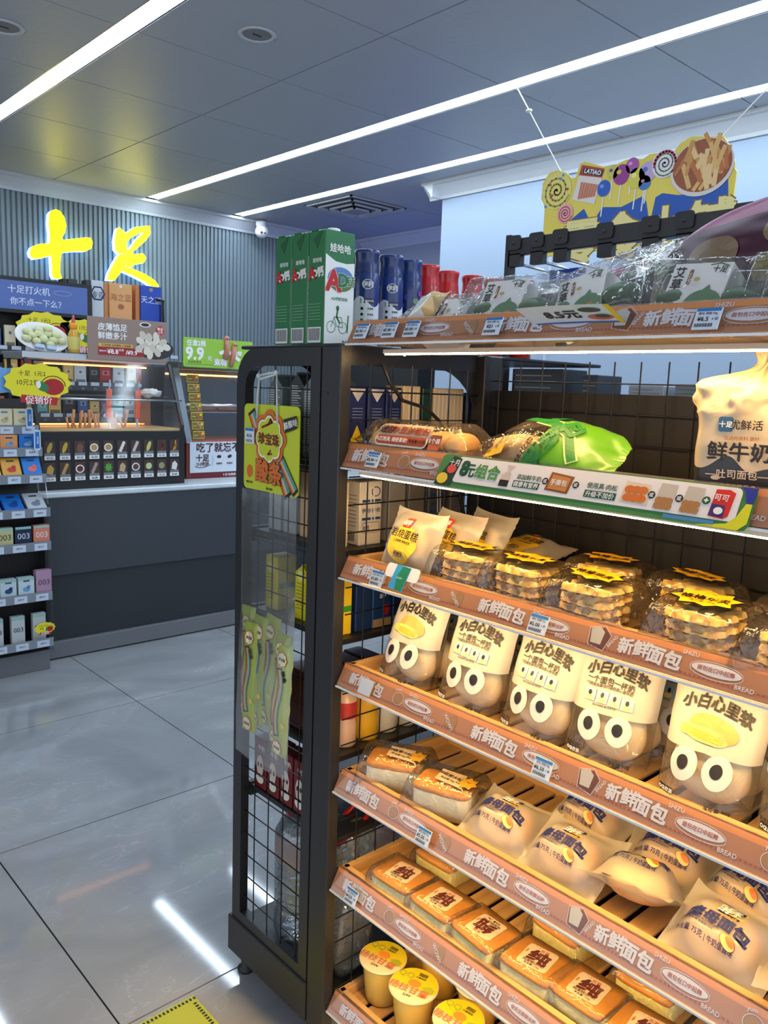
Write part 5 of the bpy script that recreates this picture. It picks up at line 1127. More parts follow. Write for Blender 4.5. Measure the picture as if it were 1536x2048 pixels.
dup(R1, (1.095, 1.02, zt-.022), (0, .12, .02), 'low green rice ball pack, leftmost of the row'); dup(R1, (1.10, .555, zt-.002), (.05, 0, -.03), 'green rice ball pack under the purple bag')
dup(R2, (1.225, .93, zt+.020), (0, .55, .06), 'rice ball pack lying back with its blank grey side showing'); dup(R2, (1.20, .690, zt+.050), (-.1, .3, -.12), 'rice ball pack piled behind, highest of them')
dup(R1, (1.22, 1.06, zt+.005), (0, .5, -.15), 'rice ball pack lying behind the leftmost one'); dup(R2, (1.10, .40, zt-.004), (0, 0, .05), 'green rice ball pack beyond the right edge of the picture')
# sandwich style pouch at the left
t = thing('wrapped_pastry_bag', 'flat clear pastry bag with kraft edge leaning at the left of the top shelf', 'pastry', (1.10, 1.125, 1.548), (0, .0, -.2))
S = pouch(.155, .075, .022, 6, fin=.3, pv=4, wr=.004, back=.5, pinch=.05, ws=24, finv=.3); M = basis((0, 0, .032), (.1, -1, .42), (.7, .3, .7))
q = MB(); put_pouch(q, S, .155, .075, CBAG, M, 28, 16, pick=lambda a, b: mt((206, 170, 110), .6) if a > .86 else (mt((222, 222, 214), .4) if a > .62 else CBAG)); q.build('bag', t)
MB().ball((0, 0, 0), (.05, .026, .012), mt((120, 130, 90), .6), M=M, nu=20, nv=10, p=.7).build('pastry', t)
# purple bag
t = thing('purple_snack_bag', 'large dark purple snack bag with olive round spots on top of the packs', 'snack bag', (1.215, .545, 1.662), (0, 0, 0))
PU = mt((132, 18, 84), .42); DPU = mt((66, 24, 46), .45)
def pur(a, b, sd=1, off=0):      # a along the crimped top edge, b down the face; drooping left corner
    al = a*.40; L_ = .012+.125*sst(al/.13); ez = .003+.090*(1-math.exp(-al/.085)); bl = math.sin(PI*min(1, b))**.7*.040*sst(al/.12)*(1-sst((al-.30)/.10)*.9)
    wv = nz((al*3, b*1.2, sd), 5, 4)*.008*sst(al/.06)+.0012*math.sin(al*900)*(b < .12)
    return Vector((-.005-.30*L_*b-(bl+off)*sd+wv, .145-al+.02*b*sst(al/.1), ez-L_*b+wv*.4))
q = MB(); q.surf(lambda a, b: pur(a, b, 1), 60, 26, DPU, pick=lambda a, b: PU if b < .24 else DPU); q.surf(lambda a, b: pur(a, b, -1), 40, 14, DPU); q.build('bag', t)
g = lambda a, b, k=0: pur(a, b, 1, .002+k*.0004); q = MB(); OL = mt((128, 108, 84), .4)
q.ell(.30, .62, .10, .24, OL, g, 1, n=28); q.ell(.56, .42, .09, .20, OL, g, 1, n=28); q.ell(.60, .86, .14, .22, mt((168, 150, 30), .4), g, 1.5, n=28); q.ell(.86, .55, .08, .22, OL, g, 1, n=28)
q.build('print', t)

# ================================================================== DRINKS ON THE SIDE UNIT
def carton(name, lab, cat, loc, wd, dp, h, c, group, deco=None, gable=False, rz=0, side=None):
    t = thing(name, lab, cat, loc, (0, 0, rz), group)
    q = MB()
    if gable:
        hb = h*.86
        q.box((-wd/2, -dp/2, 0), (wd/2, dp/2, hb), mt(c, .35), bev=.0015)
        q.add([(-wd/2+.001, -dp/2+.001, hb-.001), (wd/2-.001, -dp/2+.001, hb-.001), (wd/2-.001, dp/2-.001, hb-.001), (-wd/2+.001, dp/2-.001, hb-.001), (-wd/2+.002, 0, h*.985), (wd/2-.002, 0, h*.985)], [(0, 1, 5, 4), (2, 3, 4, 5), (1, 2, 5), (3, 0, 4)], mt(c, .35))
        q.box((-wd/2+.002, -.002, h*.97), (wd/2-.002, .002, h), mt(c, .35))
    else: q.box((-wd/2, -dp/2, 0), (wd/2, dp/2, h), mt(c, .35), bev=.002)
    q.build('carton_body', t)
    if deco: q = MB(); deco(q, fr((0, -dp/2, 0), *NY), fr((-wd/2, 0, 0), *NX), wd, dp, h); q.build('print', t)
    return t
GRN = (34, 112, 62)
def milk_deco(q, fy, fx, wd, dp, h):
    W_ = mt((232, 236, 236), .4); GR = mt(GRN, .4)
    pts = [(-wd/2+.001, .001), (wd/2-.001, .001), (wd/2-.001, h*.74), (wd*.2, h*.725), (-wd*.15, h*.735), (-wd/2+.001, h*.79)]
    q.poly(pts, W_, fy, 0); q.ell(.002, h*.585, wd*.44, h*.105, mt((90, 130, 190), .4), fy, 1); q.poly([(wd*.44*math.cos(a*PI/8+PI)+.002, h*.575+h*.10*math.sin(a*PI/8+PI)) for a in range(9)], mt((96, 120, 60), .4), fy, 2)
    q.text('娃哈哈', WHITE, fy, .018, .0, h*.85, bold=.03, k=1); q.text('A', WHITE, fy, .056, -wd*.22, h*.565, bold=.10, k=2.5); q.text('A', RED, fy, .056, -wd*.22, h*.565, bold=.05, k=3); q.text('D', W_, fy, .036, wd*.1, h*.575, bold=.11, k=3); q.text('D', GR, fy, .036, wd*.1, h*.575, bold=.05, k=3.5); q.text('钙', W_, fy, .022, wd*.36, h*.575, bold=.10, k=3); q.text('钙', GR, fy, .022, wd*.36, h*.575, bold=.03, k=3.5)
    q.text('AD钙奶饮料', GR, fy, .0078, .0, h*.41, k=1)
    for cx in (-.020, .010): q.line([(cx+.011*math.cos(i*PI/8), h*.16+.011*math.sin(i*PI/8)) for i in range(17)], .0012, GR, fy, 1)
    q.line([(-.020, h*.16), (-.012, h*.25), (.006, h*.25), (.010, h*.16), (-.006, h*.17), (-.012, h*.25)], .0013, GR, fy, 1); q.ell(-.004, h*.33, .004, .005, GR, fy, 1); q.line([(-.004, h*.31), (-.006, h*.25), (.002, h*.20)], .004, GR, fy, 1); q.line([(.022, h*.12), (.024, h*.27)], .003, GR, fy, 1); q.text('净含量1L', GR, fy, .0065, .022, .008, k=1)
    # narrow face towards the aisle end
    q.text('AD钙', WHITE, fx, .020, .0, h*.63, bold=.10, k=1, rot=.12); q.text('A', RED, fx, .034, -dp*.24, h*.63, bold=.05, k=2, rot=.1); q.text('娃哈哈', WHITE, fx, .010, .004, h*.74, k=1)
    q.rect(-dp*.42, .004, dp*.36, h*.155, W_, fx, 1)
    for k in range(17): q.rect(-dp*.36+k*.0022, .008, -dp*.36+k*.0022+(.0008 if k % 3 else .0014), h*.145, INK, fx, 2)
    for k in range(6): q.rect(-dp*.38, h*.22+k*.006, dp*.32, h*.22+k*.006+.0015, mt((110, 160, 120), .4), fx, 1)
ys = (1.334, 1.391, 1.447)
for i, y in enumerate(ys):
    t = carton('drink_carton', ['green and white drink carton nearest, its white front with big letters fully visible', 'green drink carton in the middle of the three', 'green drink carton farthest left of the three'][i], 'carton', (1.058, y, 1.535), .076, .0545, .222, GRN, 'green drink cartons on the unit top', milk_deco)
    q = MB(); GR = mt(GRN, .4)
    q.add([(-.038, -.027, .20), (.038, -.027, .20), (.038, .027, .20), (-.038, .027, .20), (-.038, -.002, .2235), (.038, -.002, .2235)], [(0, 1, 5, 4), (2, 3, 4, 5)], GR); q.box((-.038, .0, .221), (.038, .020, .2235), GR); 
    q.add([(-.0385, -.018, .222), (-.0385, .012, .205), (-.0385, -.002, .185)], [(0, 1, 2)], mt((22, 84, 46), .4)); q.build('folded_top', t)
    MB().lathe([(0, .0), (.014, .0), (.014, .007), (.012, .009), (0, .009)], WHITE, n=18).build('screw_cap', t, loc=(.006, .004, .222))
def jar(lab, loc, c, capc, group, deco=None):
    t = thing('drink_bottle', lab, 'bottle', loc, group=group)
    MB().lathe([(0, 0), (.029, 0), (.031, .004), (.031, .150), (.0305, .170), (.028, .178)], mt(c, .3, coat=.4), n=28).build('bottle_body', t)
    MB().lathe([(.029, .176), (.0285, .180), (.0285, .186), (.027, .192), (.0265, .208), (.0285, .218), (.0295, .2255), (.027, .2275), (0, .2265)], mt(capc, .3, coat=.3), n=28).build('cap', t)
    if deco:
        q = MB(); g = lambda a, b, k=0: Vector((.0316*math.sin(a/.0316-.6)+0, -(.0316+k*.0004)*math.cos(a/.0316-.6), b)); deco(q, g); q.build('print', t)
    return t
def blue_deco(q, g):
    W_ = mt((226, 230, 238), .4); pts = [(-.036+i*.008, .0) for i in range(10)]+[(.036-i*.008, .118+.010*math.cos(i*.9)) for i in range(10)]
    for i in range(9): a = -.036+i*.008; q.add([g(a, .0, .5), g(a+.008, 0, .5), g(a+.008, .112+.012*math.sin((i+1)*.7), .5), g(a, .112+.012*math.sin(i*.7), .5)], [(0, 1, 2, 3)], W_)
    q.text('伊利', WHITE, g, .014, .0, .150, bold=.03, k=1); q.ell(0, .150, .013, .011, W_, g, 1, hole=.88)
    q.rect(-.016, .108, .016, .118, INK, g, 1, 3); q.text('八大超级优势', WHITE, g, .0052, 0, .113, k=2)
    for k in range(5): q.ell(-.012, .096-k*.013, .0035, .0035, INK, g, 2, n=10); q.text('乳酸菌', INK, g, .005, .008, .096-k*.013, k=2)
def fruit_deco(cs):
    def d(q, g):
        for i in range(14): a = -.03+((i*7) % 13)*.0046; b = .03+((i*5) % 14)*.009; q.ell(a, b, .008, .007, mt(cs[i % len(cs)], .4), g, 1+i*.1, n=10)
    return d
jar('blue bottle with white lower half right beside the green carton', (1.262, 1.462, 1.535), (24, 52, 120), (22, 44, 104), 'blue capped bottles on the unit top', blue_deco)
jar('second blue bottle, partly hidden by the first', (1.345, 1.470, 1.535), (24, 52, 120), (24, 48, 112), 'blue capped bottles on the unit top', blue_deco)
jar('dark blue fruit patterned bottle beside the red ones', (1.420, 1.482, 1.535), (30, 50, 110), (24, 54, 116), 'blue capped bottles on the unit top', fruit_deco([(60, 80, 160), (110, 150, 120), (90, 110, 180), (150, 60, 140)]))
for i, (x, y) in enumerate([(1.500, 1.500), (1.605, 1.530), (1.700, 1.530), (1.665, 1.592-.06+.04), (1.79, 1.53), (1.845, 1.47)]):
    if i == 3: continue
    jar(['red bottle with red cap beside the blue bottles', 'second red capped bottle from the blue ones', 'third red capped bottle from the blue ones', '', 'fourth red capped bottle, half hidden by the packs', 'farthest red capped bottle behind the packs'][i], (x, y, 1.535), (176, 36, 40), (190, 28, 34), 'red capped bottles on the unit top', fruit_deco([(214, 80, 60), (230, 200, 170), (200, 60, 60), (190, 160, 60)]))
# shelf B (z 1.30): tall boxes behind the mesh
def side_goods(z, items, name, cat, group):
    for (x, y, wd, dp, h, c, lab, deco) in items: carton(name, lab, cat, (x, y, z), wd, dp, h, c, group, deco)
def grey_text(q, fy, fx, wd, dp, h):
    for k in range(int((h-.04)/.0052)): q.rect(-dp*.4, .015+k*.0052, dp*.38-.006*((k*7) % 3), .0172+k*.0052, mt((215, 222, 222), .5), fx)
for i, y in enumerate((1.52, 1.455, 1.39, 1.345)):
    carton('grey_carton', 'grey small print carton behind the upper end mesh, %s from outside' % ['first', 'second', 'third', 'fourth'][i], 'carton', (1.085+.01*(i % 2), y, 1.30), .06, .05, .175+.006*(i % 2), [(120, 132, 130), (70, 76, 76), (128, 140, 138), (110, 122, 122)][i], 'grey cartons at the shelf end', grey_text, gable=True)
def navy_deco(q, fy, fx, wd, dp, h):
    q.poly([(-wd*.3, h*.33), (wd*.3, h*.33), (0, h*.50)], YELLOW, fy); q.rect(-wd*.35, h*.28, wd*.35, h*.33, YELLOW, fy); q.poly([(-wd*.45, h*.97), (wd*.45, h*.97), (0, h*.80)], mt((200, 200, 205), .4), fy)
    for k in range(5): q.rect(-wd*.3, h*(.55+k*.04), wd*.3, h*(.56+k*.04), mt((120, 140, 190), .4), fy, 1)
def cream_deco(s_):
    def d(q, fy, fx, wd, dp, h):
        q.text(s_, INK, fy, .030, 0, h*.42, k=1, width=wd*.8, bold=.02)
        for k in range(3): q.line([(-wd*.2+k*.012, h*.3), (-wd*.2+k*.012, h*.95)], .004, mt((250, 240, 220), .4), fy, 2)
        q.rect(-wd*.4, h*.14, wd*.4, h*.145, INK, fy, 1); q.text('200', INK, fy, .014, 0, h*.22, k=1)
    return d
bx_ = [(1.075, .046, (28, 40, 92), 'navy milk carton with yellow mark, leftmost behind the mesh', navy_deco, .155), (1.127, .046, (28, 40, 92), 'navy milk carton with yellow mark, second behind the mesh', navy_deco, .155), (1.176, .044, (26, 38, 88), 'navy milk carton with yellow mark, third behind the mesh', navy_deco, .155),
       (1.228, .050, (226, 206, 170), 'cream pure milk carton with straws behind the mesh', cream_deco('纯牛奶'), .160), (1.275, .030, (24, 60, 52), 'thin dark green carton behind the mesh', None, .158), (1.318, .046, (222, 208, 178), 'cream carton with small black writing behind the mesh', cream_deco('鲜牛'), .158), (1.368, .046, (224, 210, 180), 'cream carton with dark square mark behind the mesh', cream_deco('鲜年轮'), .158), (1.43, .05, (30, 44, 90), 'navy carton near the back post behind the mesh', navy_deco, .15), (1.49, .05, (190, 188, 184), 'pale carton beyond the back post', cream_deco('优'), .15)]
for x, wd, c, lab, dc, h in bx_: carton('milk_carton', lab, 'carton', (x, 1.290, 1.30), wd, .06, h, c, 'milk cartons on the upper side shelf', dc)
def blueprint(q, fy, fx, wd, dp, h):
    B_ = mt((30, 70, 140), .4); q.ell(wd*.2, h*.84, wd*.2, h*.08, B_, fy, 1, hole=.8); q.rect(-wd*.4, h*.68, wd*.42, h*.72, B_, fy, 1); q.text('伊利纯牛奶', B_, fy, .02, 0, h*.55, width=wd*.8, k=1, bold=.03); q.rect(-wd*.4, h*.40, wd*.42, h*.44, B_, fy, 1); q.line(rrect(-wd*.38, h*.2, wd*.38, h*.36, .003, 2), .001, B_, fy, 1, True); q.text('8倍', B_, fy, .012, -wd*.2, h*.28, k=1)
    for k in (0, 1): q.line([(wd*.02+k*.009, h*.4), (-wd*.06+k*.009, h*.9)], .0035, mt((245, 240, 230), .4), fy, 2)
    for k in range(12): q.rect(-dp*.4+k*.0035, .008, -dp*.4+k*.0035+.0015, h*.22, INK, fx, 1)
    for k in range(9): q.rect(-dp*.4, h*.3+k*.008, dp*.35, h*.31+k*.008, mt((120, 124, 130), .4), fx, 1)
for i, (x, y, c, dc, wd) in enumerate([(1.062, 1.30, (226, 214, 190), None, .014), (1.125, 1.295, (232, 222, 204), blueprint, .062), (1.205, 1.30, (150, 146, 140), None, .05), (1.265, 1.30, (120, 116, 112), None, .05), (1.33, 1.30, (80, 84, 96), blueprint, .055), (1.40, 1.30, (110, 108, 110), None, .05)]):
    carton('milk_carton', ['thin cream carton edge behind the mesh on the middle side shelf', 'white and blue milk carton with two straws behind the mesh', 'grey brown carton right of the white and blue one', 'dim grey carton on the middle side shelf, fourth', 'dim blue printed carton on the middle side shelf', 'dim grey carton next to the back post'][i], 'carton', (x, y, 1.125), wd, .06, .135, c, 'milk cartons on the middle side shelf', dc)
for i, (y, c) in enumerate([(1.52, (196, 206, 206)), (1.462, (188, 198, 200)), (1.40, (206, 170, 130)), (1.352, (212, 176, 134))]):
    carton('drink_carton', ['pale green grey carton behind the plastic sleeve, outermost', 'pale grey carton behind the plastic sleeve, second', 'tan carton behind the plastic sleeve', 'tan carton beside the black post'][i], 'carton', (1.085, y, 1.125), .055, .046, .150, c, 'cartons behind the plastic sleeve', grey_text if i < 2 else None)
def yel_deco(q, fy, fx, wd, dp, h):
    for k in range(8): q.rect(-dp*.36, h*.2+k*.008, dp*.3, h*.2+k*.008+.002, mt((150, 150, 40), .4), fx, 1)
    q.ell(0, h*.8, dp*.3, h*.09, mt((240, 236, 150), .4), fx, 1); q.rect(-wd*.4, h*.4, wd*.4, h*.5, mt((60, 150, 60), .4), fy, 1)
for i, (y, lab) in enumerate([(1.52, 'bright yellow carton behind the sleeve at the outer side'), (1.405, 'bright yellow carton behind the sleeve, middle'), (1.355, 'bright yellow carton beside the black post')]):
    carton('yellow_carton', lab, 'carton', (1.08, y, .94), .055, .046, .125, (226, 214, 40), 'yellow cartons on the side shelf', yel_deco, gable=(i > 0))
def sea_deco(q, fy, fx, wd, dp, h): q.ell(0, h*.72, wd*.13, h*.07, WHITE, fy, 1); q.text('蓝莓', WHITE, fy, .010, 0, h*.56, k=1); q.ell(wd*.2, h*.3, wd*.18, h*.09, RED, fy, 1); q.rect(-wd*.48, 0.002, wd*.48, h*.16, mt((170, 140, 110), .4), fy, 1)
for i, (x, c, dc, wd) in enumerate([(1.064, (232, 196, 40), yel_deco, .03), (1.112, (26, 50, 96), None, .045), (1.165, (28, 60, 110), sea_deco, .055), (1.225, (30, 54, 100), sea_deco, .055), (1.29, (40, 44, 60), None, .055)]):
    carton('drink_carton', ['yellow carton edge beside the post on the blue carton shelf', 'plain navy carton right of the yellow edge', 'navy carton with a white mark behind the mesh', 'second navy carton with a white mark', 'dark carton at the end of the navy row'][i], 'carton', (x, 1.292, .94), wd, .06, .125, c, 'blue cartons on the side shelf', dc)
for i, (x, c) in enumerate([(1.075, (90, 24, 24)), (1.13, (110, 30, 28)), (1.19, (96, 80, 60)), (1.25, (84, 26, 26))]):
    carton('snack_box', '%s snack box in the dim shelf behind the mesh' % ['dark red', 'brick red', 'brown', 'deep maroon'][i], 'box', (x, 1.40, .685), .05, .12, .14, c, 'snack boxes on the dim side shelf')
def juice(lab, loc, c, capc, mid, s_=None, rr=.026, h=.13):
    t = thing('small_bottle', lab, 'bottle', loc, group='small bottles behind the mesh')
    MB().lathe([(0, 0), (rr*.9, 0), (rr, .005), (rr, h*.35), (rr*.92, h*.45), (rr, h*.55), (rr, h*.8), (rr*.6, h*.93), (rr*.5, h*.95)], mt(c, .25, coat=.4), n=20).build('body', t)
    MB().lathe([(rr*.55, h*.94), (rr*.6, h*.95), (rr*.6, h*1.03), (0, h*1.04)], mt(capc, .4), n=16).build('cap', t)
    q = MB(); q.lathe([(rr*1.01, h*.5), (rr*1.02, h*.52), (rr*1.02, h*.76), (rr*1.01, h*.78)], mt(mid, .4), n=20)
    if s_: q.text(s_, WHITE, fr((0, -rr*1.04, 0), *NY), .018, 0, h*.64, bold=.05)
    q.build('label', t)
juice('pink white bottle with green cap low behind the mesh', (1.088, 1.285, .685), (226, 190, 170), (40, 130, 90), (190, 60, 56))
juice('yellow bottle behind the mesh', (1.15, 1.285, .685), (230, 180, 50), (230, 190, 60), (230, 180, 50), rr=.028, h=.135)
juice('white bottle with green label lettered in white, left one', (1.212, 1.29, .685), (226, 222, 210), (225, 225, 220), (24, 90, 60), 'AD钙', rr=.028, h=.155)
juice('white bottle with green label, right one beside the grey post', (1.275, 1.29, .685), (222, 220, 210), (225, 225, 220), (24, 96, 64), '钙', rr=.028, h=.155)
for i in range(4):
    def rd(q, fy, fx, wd, dp, h): q.ell(0, h*.45, dp*.30, h*.22, mt((210, 196, 190), .4), fx, 1); q.ell(-.006, h*.48, .004, .006, INK, fx, 2); q.ell(.006, h*.48, .004, .006, INK, fx, 2); q.text('牛奶', WHITE, fx, .014, .006, h*.82, k=1, bold=.02); q.ell(0, h*.2, dp*.34, h*.10, mt((220, 214, 206), .4), fx, 1)
    carton('dark_red_carton', 'dark red face carton under the candy sleeve, %s from the outer side' % ['first', 'second', 'third', 'fourth'][i], 'carton', (1.060, 1.528-i*.052, .500), .05, .046, .125, (104, 18, 22), 'dark red cartons under the candy sleeve', rd)
# water bottles on the base deck
def water_bottle(lab, loc, rr=.078, h=.33):
    t = thing('water_bottle', lab, 'bottle', loc, group='large water bottles on the base')
    pr = [(0, .004), (rr*.55, .0), (rr*.92, .004), (rr, .02)]
    for k in range(9): z = .035+k*.021; pr += [(rr, z), (rr*.955, z+.008), (rr, z+.016)]
    pr += [(rr, .235), (rr*.985, .26), (rr*.86, .285), (rr*.55, .305), (.022, .314), (.020, .325)]
    MB().lathe(pr, WATER, n=36).build('bottle_body', t)
    MB().lathe([(.024, .322), (.025, .324), (.025, .340), (.018, .344), (0, .344)], mt((235, 235, 235), .4), n=18).build('cap', t)
    MB().lathe([(rr*1.005, .205), (rr*1.01, .207), (rr*1.01, .262), (rr*.99, .266)], film('bottle_label', opac=.55, rough=.3, refl=.3, bump=None, body=(190, 165, 160)), n=36).build('label', t)
    q = MB(); P = [(-.055, -.0, .318), (-.05, 0, .345), (-.02, 0, .362), (.02, 0, .362), (.05, 0, .345), (.055, 0, .318)]; q.tube(P, .006, mt((186, 26, 24), .4), 8); q.tube([(.026*math.cos(i*PI/6), .026*math.sin(i*PI/6), .318) for i in range(12)], .004, mt((186, 26, 24), .4), 6, closed=True); q.build('handle', t)
    return t
WB = water_bottle('large ribbed water bottle standing nearest at the unit end', (1.125, 1.455, .131))
for x, y, lab in [(1.29, 1.42, 'large water bottle, second along the base with red handle'), (1.455, 1.42, 'large water bottle, third along the base'), (1.62, 1.42, 'large water bottle, fourth along the base')]: dup(WB, (x, y, .131), (0, 0, .6), lab)
t = thing('bagged_water_pack', 'clear wrapped pack with red handle straps behind the lower mesh', 'bottle pack', (1.115, 1.290, .131))
q = MB(); q.ball((0, 0, .10), (.06, .045, .10), WATER, p=.6, nu=24, nv=14, seed=3, amp=.12); q.ball((.005, 0, .28), (.055, .04, .09), WATER, p=.6, nu=24, nv=14, seed=7, amp=.2); q.build('bottle_bundle', t)
q = MB(); q.tube([(-.05, -.02, .335), (.0, -.03, .345), (.045, -.02, .385), (.03, .02, .38), (-.03, .02, .35)], .006, mt((186, 26, 24), .4), 6, closed=True); q.build('handle', t)
# ------------------------------------------------------------------ hanging candy sleeve
t = thing('candy_display_sleeve', 'clear plastic sleeve with a yellow green candy card tied to the wire end panel', 'display', (1.0, 1.435, 1.40))
ox = Vector((.992, 0, 0))
gs = lambda a, b, k=0: Vector((-.012-k*.0004+.02*(b < -.5)*0, .101-a, b+.010))      # a from the outer edge, b relative to card top
LG = mt((196, 208, 40), .4, coat=.4)
q = MB(); q.prism([rrect(0, -.185, .203, -.0, .012, 5)], gs, .002, LG); q.build('card', t)
g2 = lambda a, b, k=0: gs(a, b, k)+Vector((-.0026, 0, 0)); q = MB()
def daisy(cx, cy, R, m, k, lobes=8): q.poly([(cx+R*(.90+.15*abs(math.cos(lobes/2*i*2*PI/96)))*math.cos(i*2*PI/96), cy+R*(.90+.15*abs(math.cos(lobes/2*i*2*PI/96)))*math.sin(i*2*PI/96)) for i in range(96)], m, g2, k)
OR_ = mt((214, 110, 40), .4); BRN = mt((120, 40, 26), .4)
def rainbow(p0, p1, wd, k):
    P0 = Vector(p0); P1 = Vector(p1); d = (P1-P0).normalized(); n = Vector((-d.y, d.x))
    q.line([P0, P1], wd*1.15, INK, g2, k)
    for i, c in enumerate([(190, 80, 40), (220, 150, 60), (200, 200, 190), (90, 150, 170), (90, 160, 110)]): o = n*wd*(-.4+.2*i); q.line([P0+o, P1+o], wd*.22, mt(c, .4), g2, k+1)
rainbow((.032, -.022), (.055, -.062), .024, 1); rainbow((.125, -.115), (.165, -.180), .024, 1); rainbow((.145, -.115), (.192, -.172), .020, 3)
daisy(.100, -.070, .058, OR_, 5); daisy(.100, -.072, .050, BRN, 6); daisy(.100, -.072, .048, mt((238, 236, 190), .4), 7); daisy(.100, -.072, .043, LG, 8)
q.text('珍宝珠', BRN, g2, .042, .100, -.072, bold=.05, k=9, rot=-.04, width=.076); q.line([(.075, -.048), (.095, -.042), (.112, -.036), (.106, -.030), (.100, -.038)], .005, BRN, g2, 9); q.line([(.108, -.095), (.098, -.104), (.112, -.102)], .004, BRN, g2, 9)
q.poly([(.152, -.028), (.198, -.018), (.198, -.044), (.158, -.056), (.160, -.042)], INK, g2, 10); q.text('酸酸哒', WHITE, g2, .016, .178, -.036, rot=.25, k=11, bold=.02); q.text('酸条', mt((40, 40, 40), .4), g2, .05, .102, -.142, bold=.11, k=10, rot=-.05); q.text('酸条', OR_, g2, .05, .102, -.142, bold=.04, k=11, rot=-.05)
q.ell(.024, -.146, .011, .014, OR_, g2, 1); q.text('韩国 原装', INK, g2, .006, .024, -.170, k=1); q.text('酸味软糖', INK, g2, .006, .10, -.178, k=1); q.build('print', t)
SLV = film('sleeve_plastic', opac=.06, rough=.14, refl=.22, bump=(9, .2), body=(215, 222, 226))
def slv(a, b, sd=1): 
    v = -.19+b*-.61; u_ = a*.205; bul = .010*math.sin(a*PI)*sst(b*1.4)*sd; return Vector((-.017-bul-.003*nz((a*2, b*7, sd), 1.1, 3)-.010*sst((b-.4)*2), .103-u_, .014+v))
q = MB(); q.surf(lambda a, b: slv(a, b, 1), 16, 60, SLV); q.surf(lambda a, b: slv(a, b, -.2), 8, 40, SLV); q.build('plastic_sleeve', t)
q = MB(); ST = mt((196, 206, 206), .6)
q.tube([(-.018, .045, -.02), (-.02, .042, .03), (-.016, .040, .07)], .0022, ST, 6); q.tube([(-.018, -.030, -.03), (-.018, -.027, .02), (-.016, -.022, .075)], .0022, ST, 6); q.tube([(-.016, .040, .07), (-.02, .01, .074), (-.016, -.022, .078)], .0028, ST, 6); q.tube([(-.016, .045, .066), (-.024, .03, .062), (-.016, -.022, .074)], .0024, ST, 6); q.ball((-.018, .040, .069), (.006, .007, .006), ST, nu=10, nv=6, seed=1, amp=.4); q.ball((-.018, -.022, .077), (.005, .006, .005), ST, nu=10, nv=6, seed=2, amp=.4); q.build('string', t)
def stick(lab, y, dx, z, a_, h=.255):
    s_ = thing('candy_strip_pack', lab, 'candy', (1.0+dx, y, z), (a_, .03, 0), group='candy strip packs in the sleeve')
    W_ = .056; S = pouch(W_, h, .007, int(y*100) % 17, fin=.35, pv=8, wr=.0022, back=.5, pinch=.0, ws=30); M = basis((0, 0, h/2), (0, -1, 0), (0, 0, 1))
    q = MB(); put_pouch(q, S, W_, h, mt((178, 196, 40), .28, coat=.5), M, 10, 36); q.build('wrapper', s_)
    g = on(S, M, .0014); q = MB()
    def dz(cx, cy, R, m, k): q.poly([(cx+R*(.9+.15*abs(math.cos(4*i*2*PI/64)))*math.cos(i*2*PI/64), cy+R*(.9+.15*abs(math.cos(4*i*2*PI/64)))*math.sin(i*2*PI/64)) for i in range(64)], m, g, k)
    for cy in (h*.36, -h*.42): dz(0, cy, .017, OR_, 1); dz(0, cy, .0145, mt((238, 236, 190), .4), 2); q.text('珍宝珠', BRN, g, .016, 0, cy, bold=.04, k=3, width=.022)
    pts = [(-.006+.006*math.sin(i*.45), h*.26-i*(h*.56/14)) for i in range(15)]
    q.line([(a+.0, b) for a, b in pts], .018, INK, g, 1)
    for i, c in enumerate([(120, 50, 36), (206, 130, 60), (206, 196, 80), (90, 160, 180)]): q.line([(a-.006+i*.004, b) for a, b in pts], .0042, mt(c, .4), g, 2+i*.1)
    q.text('酸条', INK, g, .013, .010, h*.22, rot=-1.2, bold=.05, k=4); q.ell(.015, -h*.2, .006, .006, YELLOW, g, 4, n=10); q.build('print', s_)
stick('front green candy strip pack in the right pocket of the sleeve', 1.375, -.021, .655, .04); stick('green candy strip pack behind the front right one', 1.392, -.016, .672, .05); 
stick('front green candy strip pack in the left pocket of the sleeve', 1.490, -.022, .672, -.01); stick('green candy strip pack behind the left front one', 1.472, -.016, .690, .03); stick('green candy strip pack farthest back with its top folded over', 1.445, -.011, .70, .08); stick('green candy strip pack at the outer edge, mostly hidden', 1.512, -.012, .70, -.04)
t = thing('price_tag', 'price tag stuck on the candy card', 'price tag', (.977, 1.500, 1.342), (0, 0, 0), group='price tags on the candy card')
q = MB(); q.box((-.001, -.017, -.017), (.0, .017, .017), TG); fq = fr((-.001, 0, 0), *NX); q.rect(-.016, .010, .016, .016, TGB, fq); q.text('¥3.50', INK, fq, .009, 0, 0); [q.rect(-.013+k*.0014, -.014, -.0125+k*.0014, -.008, INK, fq) for k in range(18)]; q.build('label', t)
# ------------------------------------------------------------------ taller rack behind, with hooks and hanging board
t = thing('hook_rack', 'tall black rack with a row of hook plates behind the bread rack', 'shelving', (1.90, 1.59, 0))
q = MB(); q.box((0, -.02, 0), (.03, .0, 1.905), BLACK, bev=.002); q.box((0, -1.5, 0), (.03, -1.48, 1.905), BLACK, bev=.002); q.build('upright', t)
q = MB(); q.box((.0, -1.49, 1.845), (.02, -.012, 1.892), BLACK, bev=.002); q.build('top_rail', t)
for k, yy in enumerate([-.035, -.115, -.195, -.335, -.465, -.555, -.70, -.83, -.96, -1.1]):
    q = MB(); q.prism([rrect(-.025, -.030, .025, .010, .008, 3)], fr((-.001, yy, 1.89), *NX), .004, BLACKM); q.ball((-.006, yy, 1.878), (.002, .004, .004), INK, nu=8, nv=5); q.box((.0, yy-.022, 1.815), (.02, yy+.022, 1.85), BLACKM); q.tube([(.01, yy, 1.825), (.30, yy, 1.815)], .004, CHROME, 6); q.build('hook_plate', t)
q = MB()
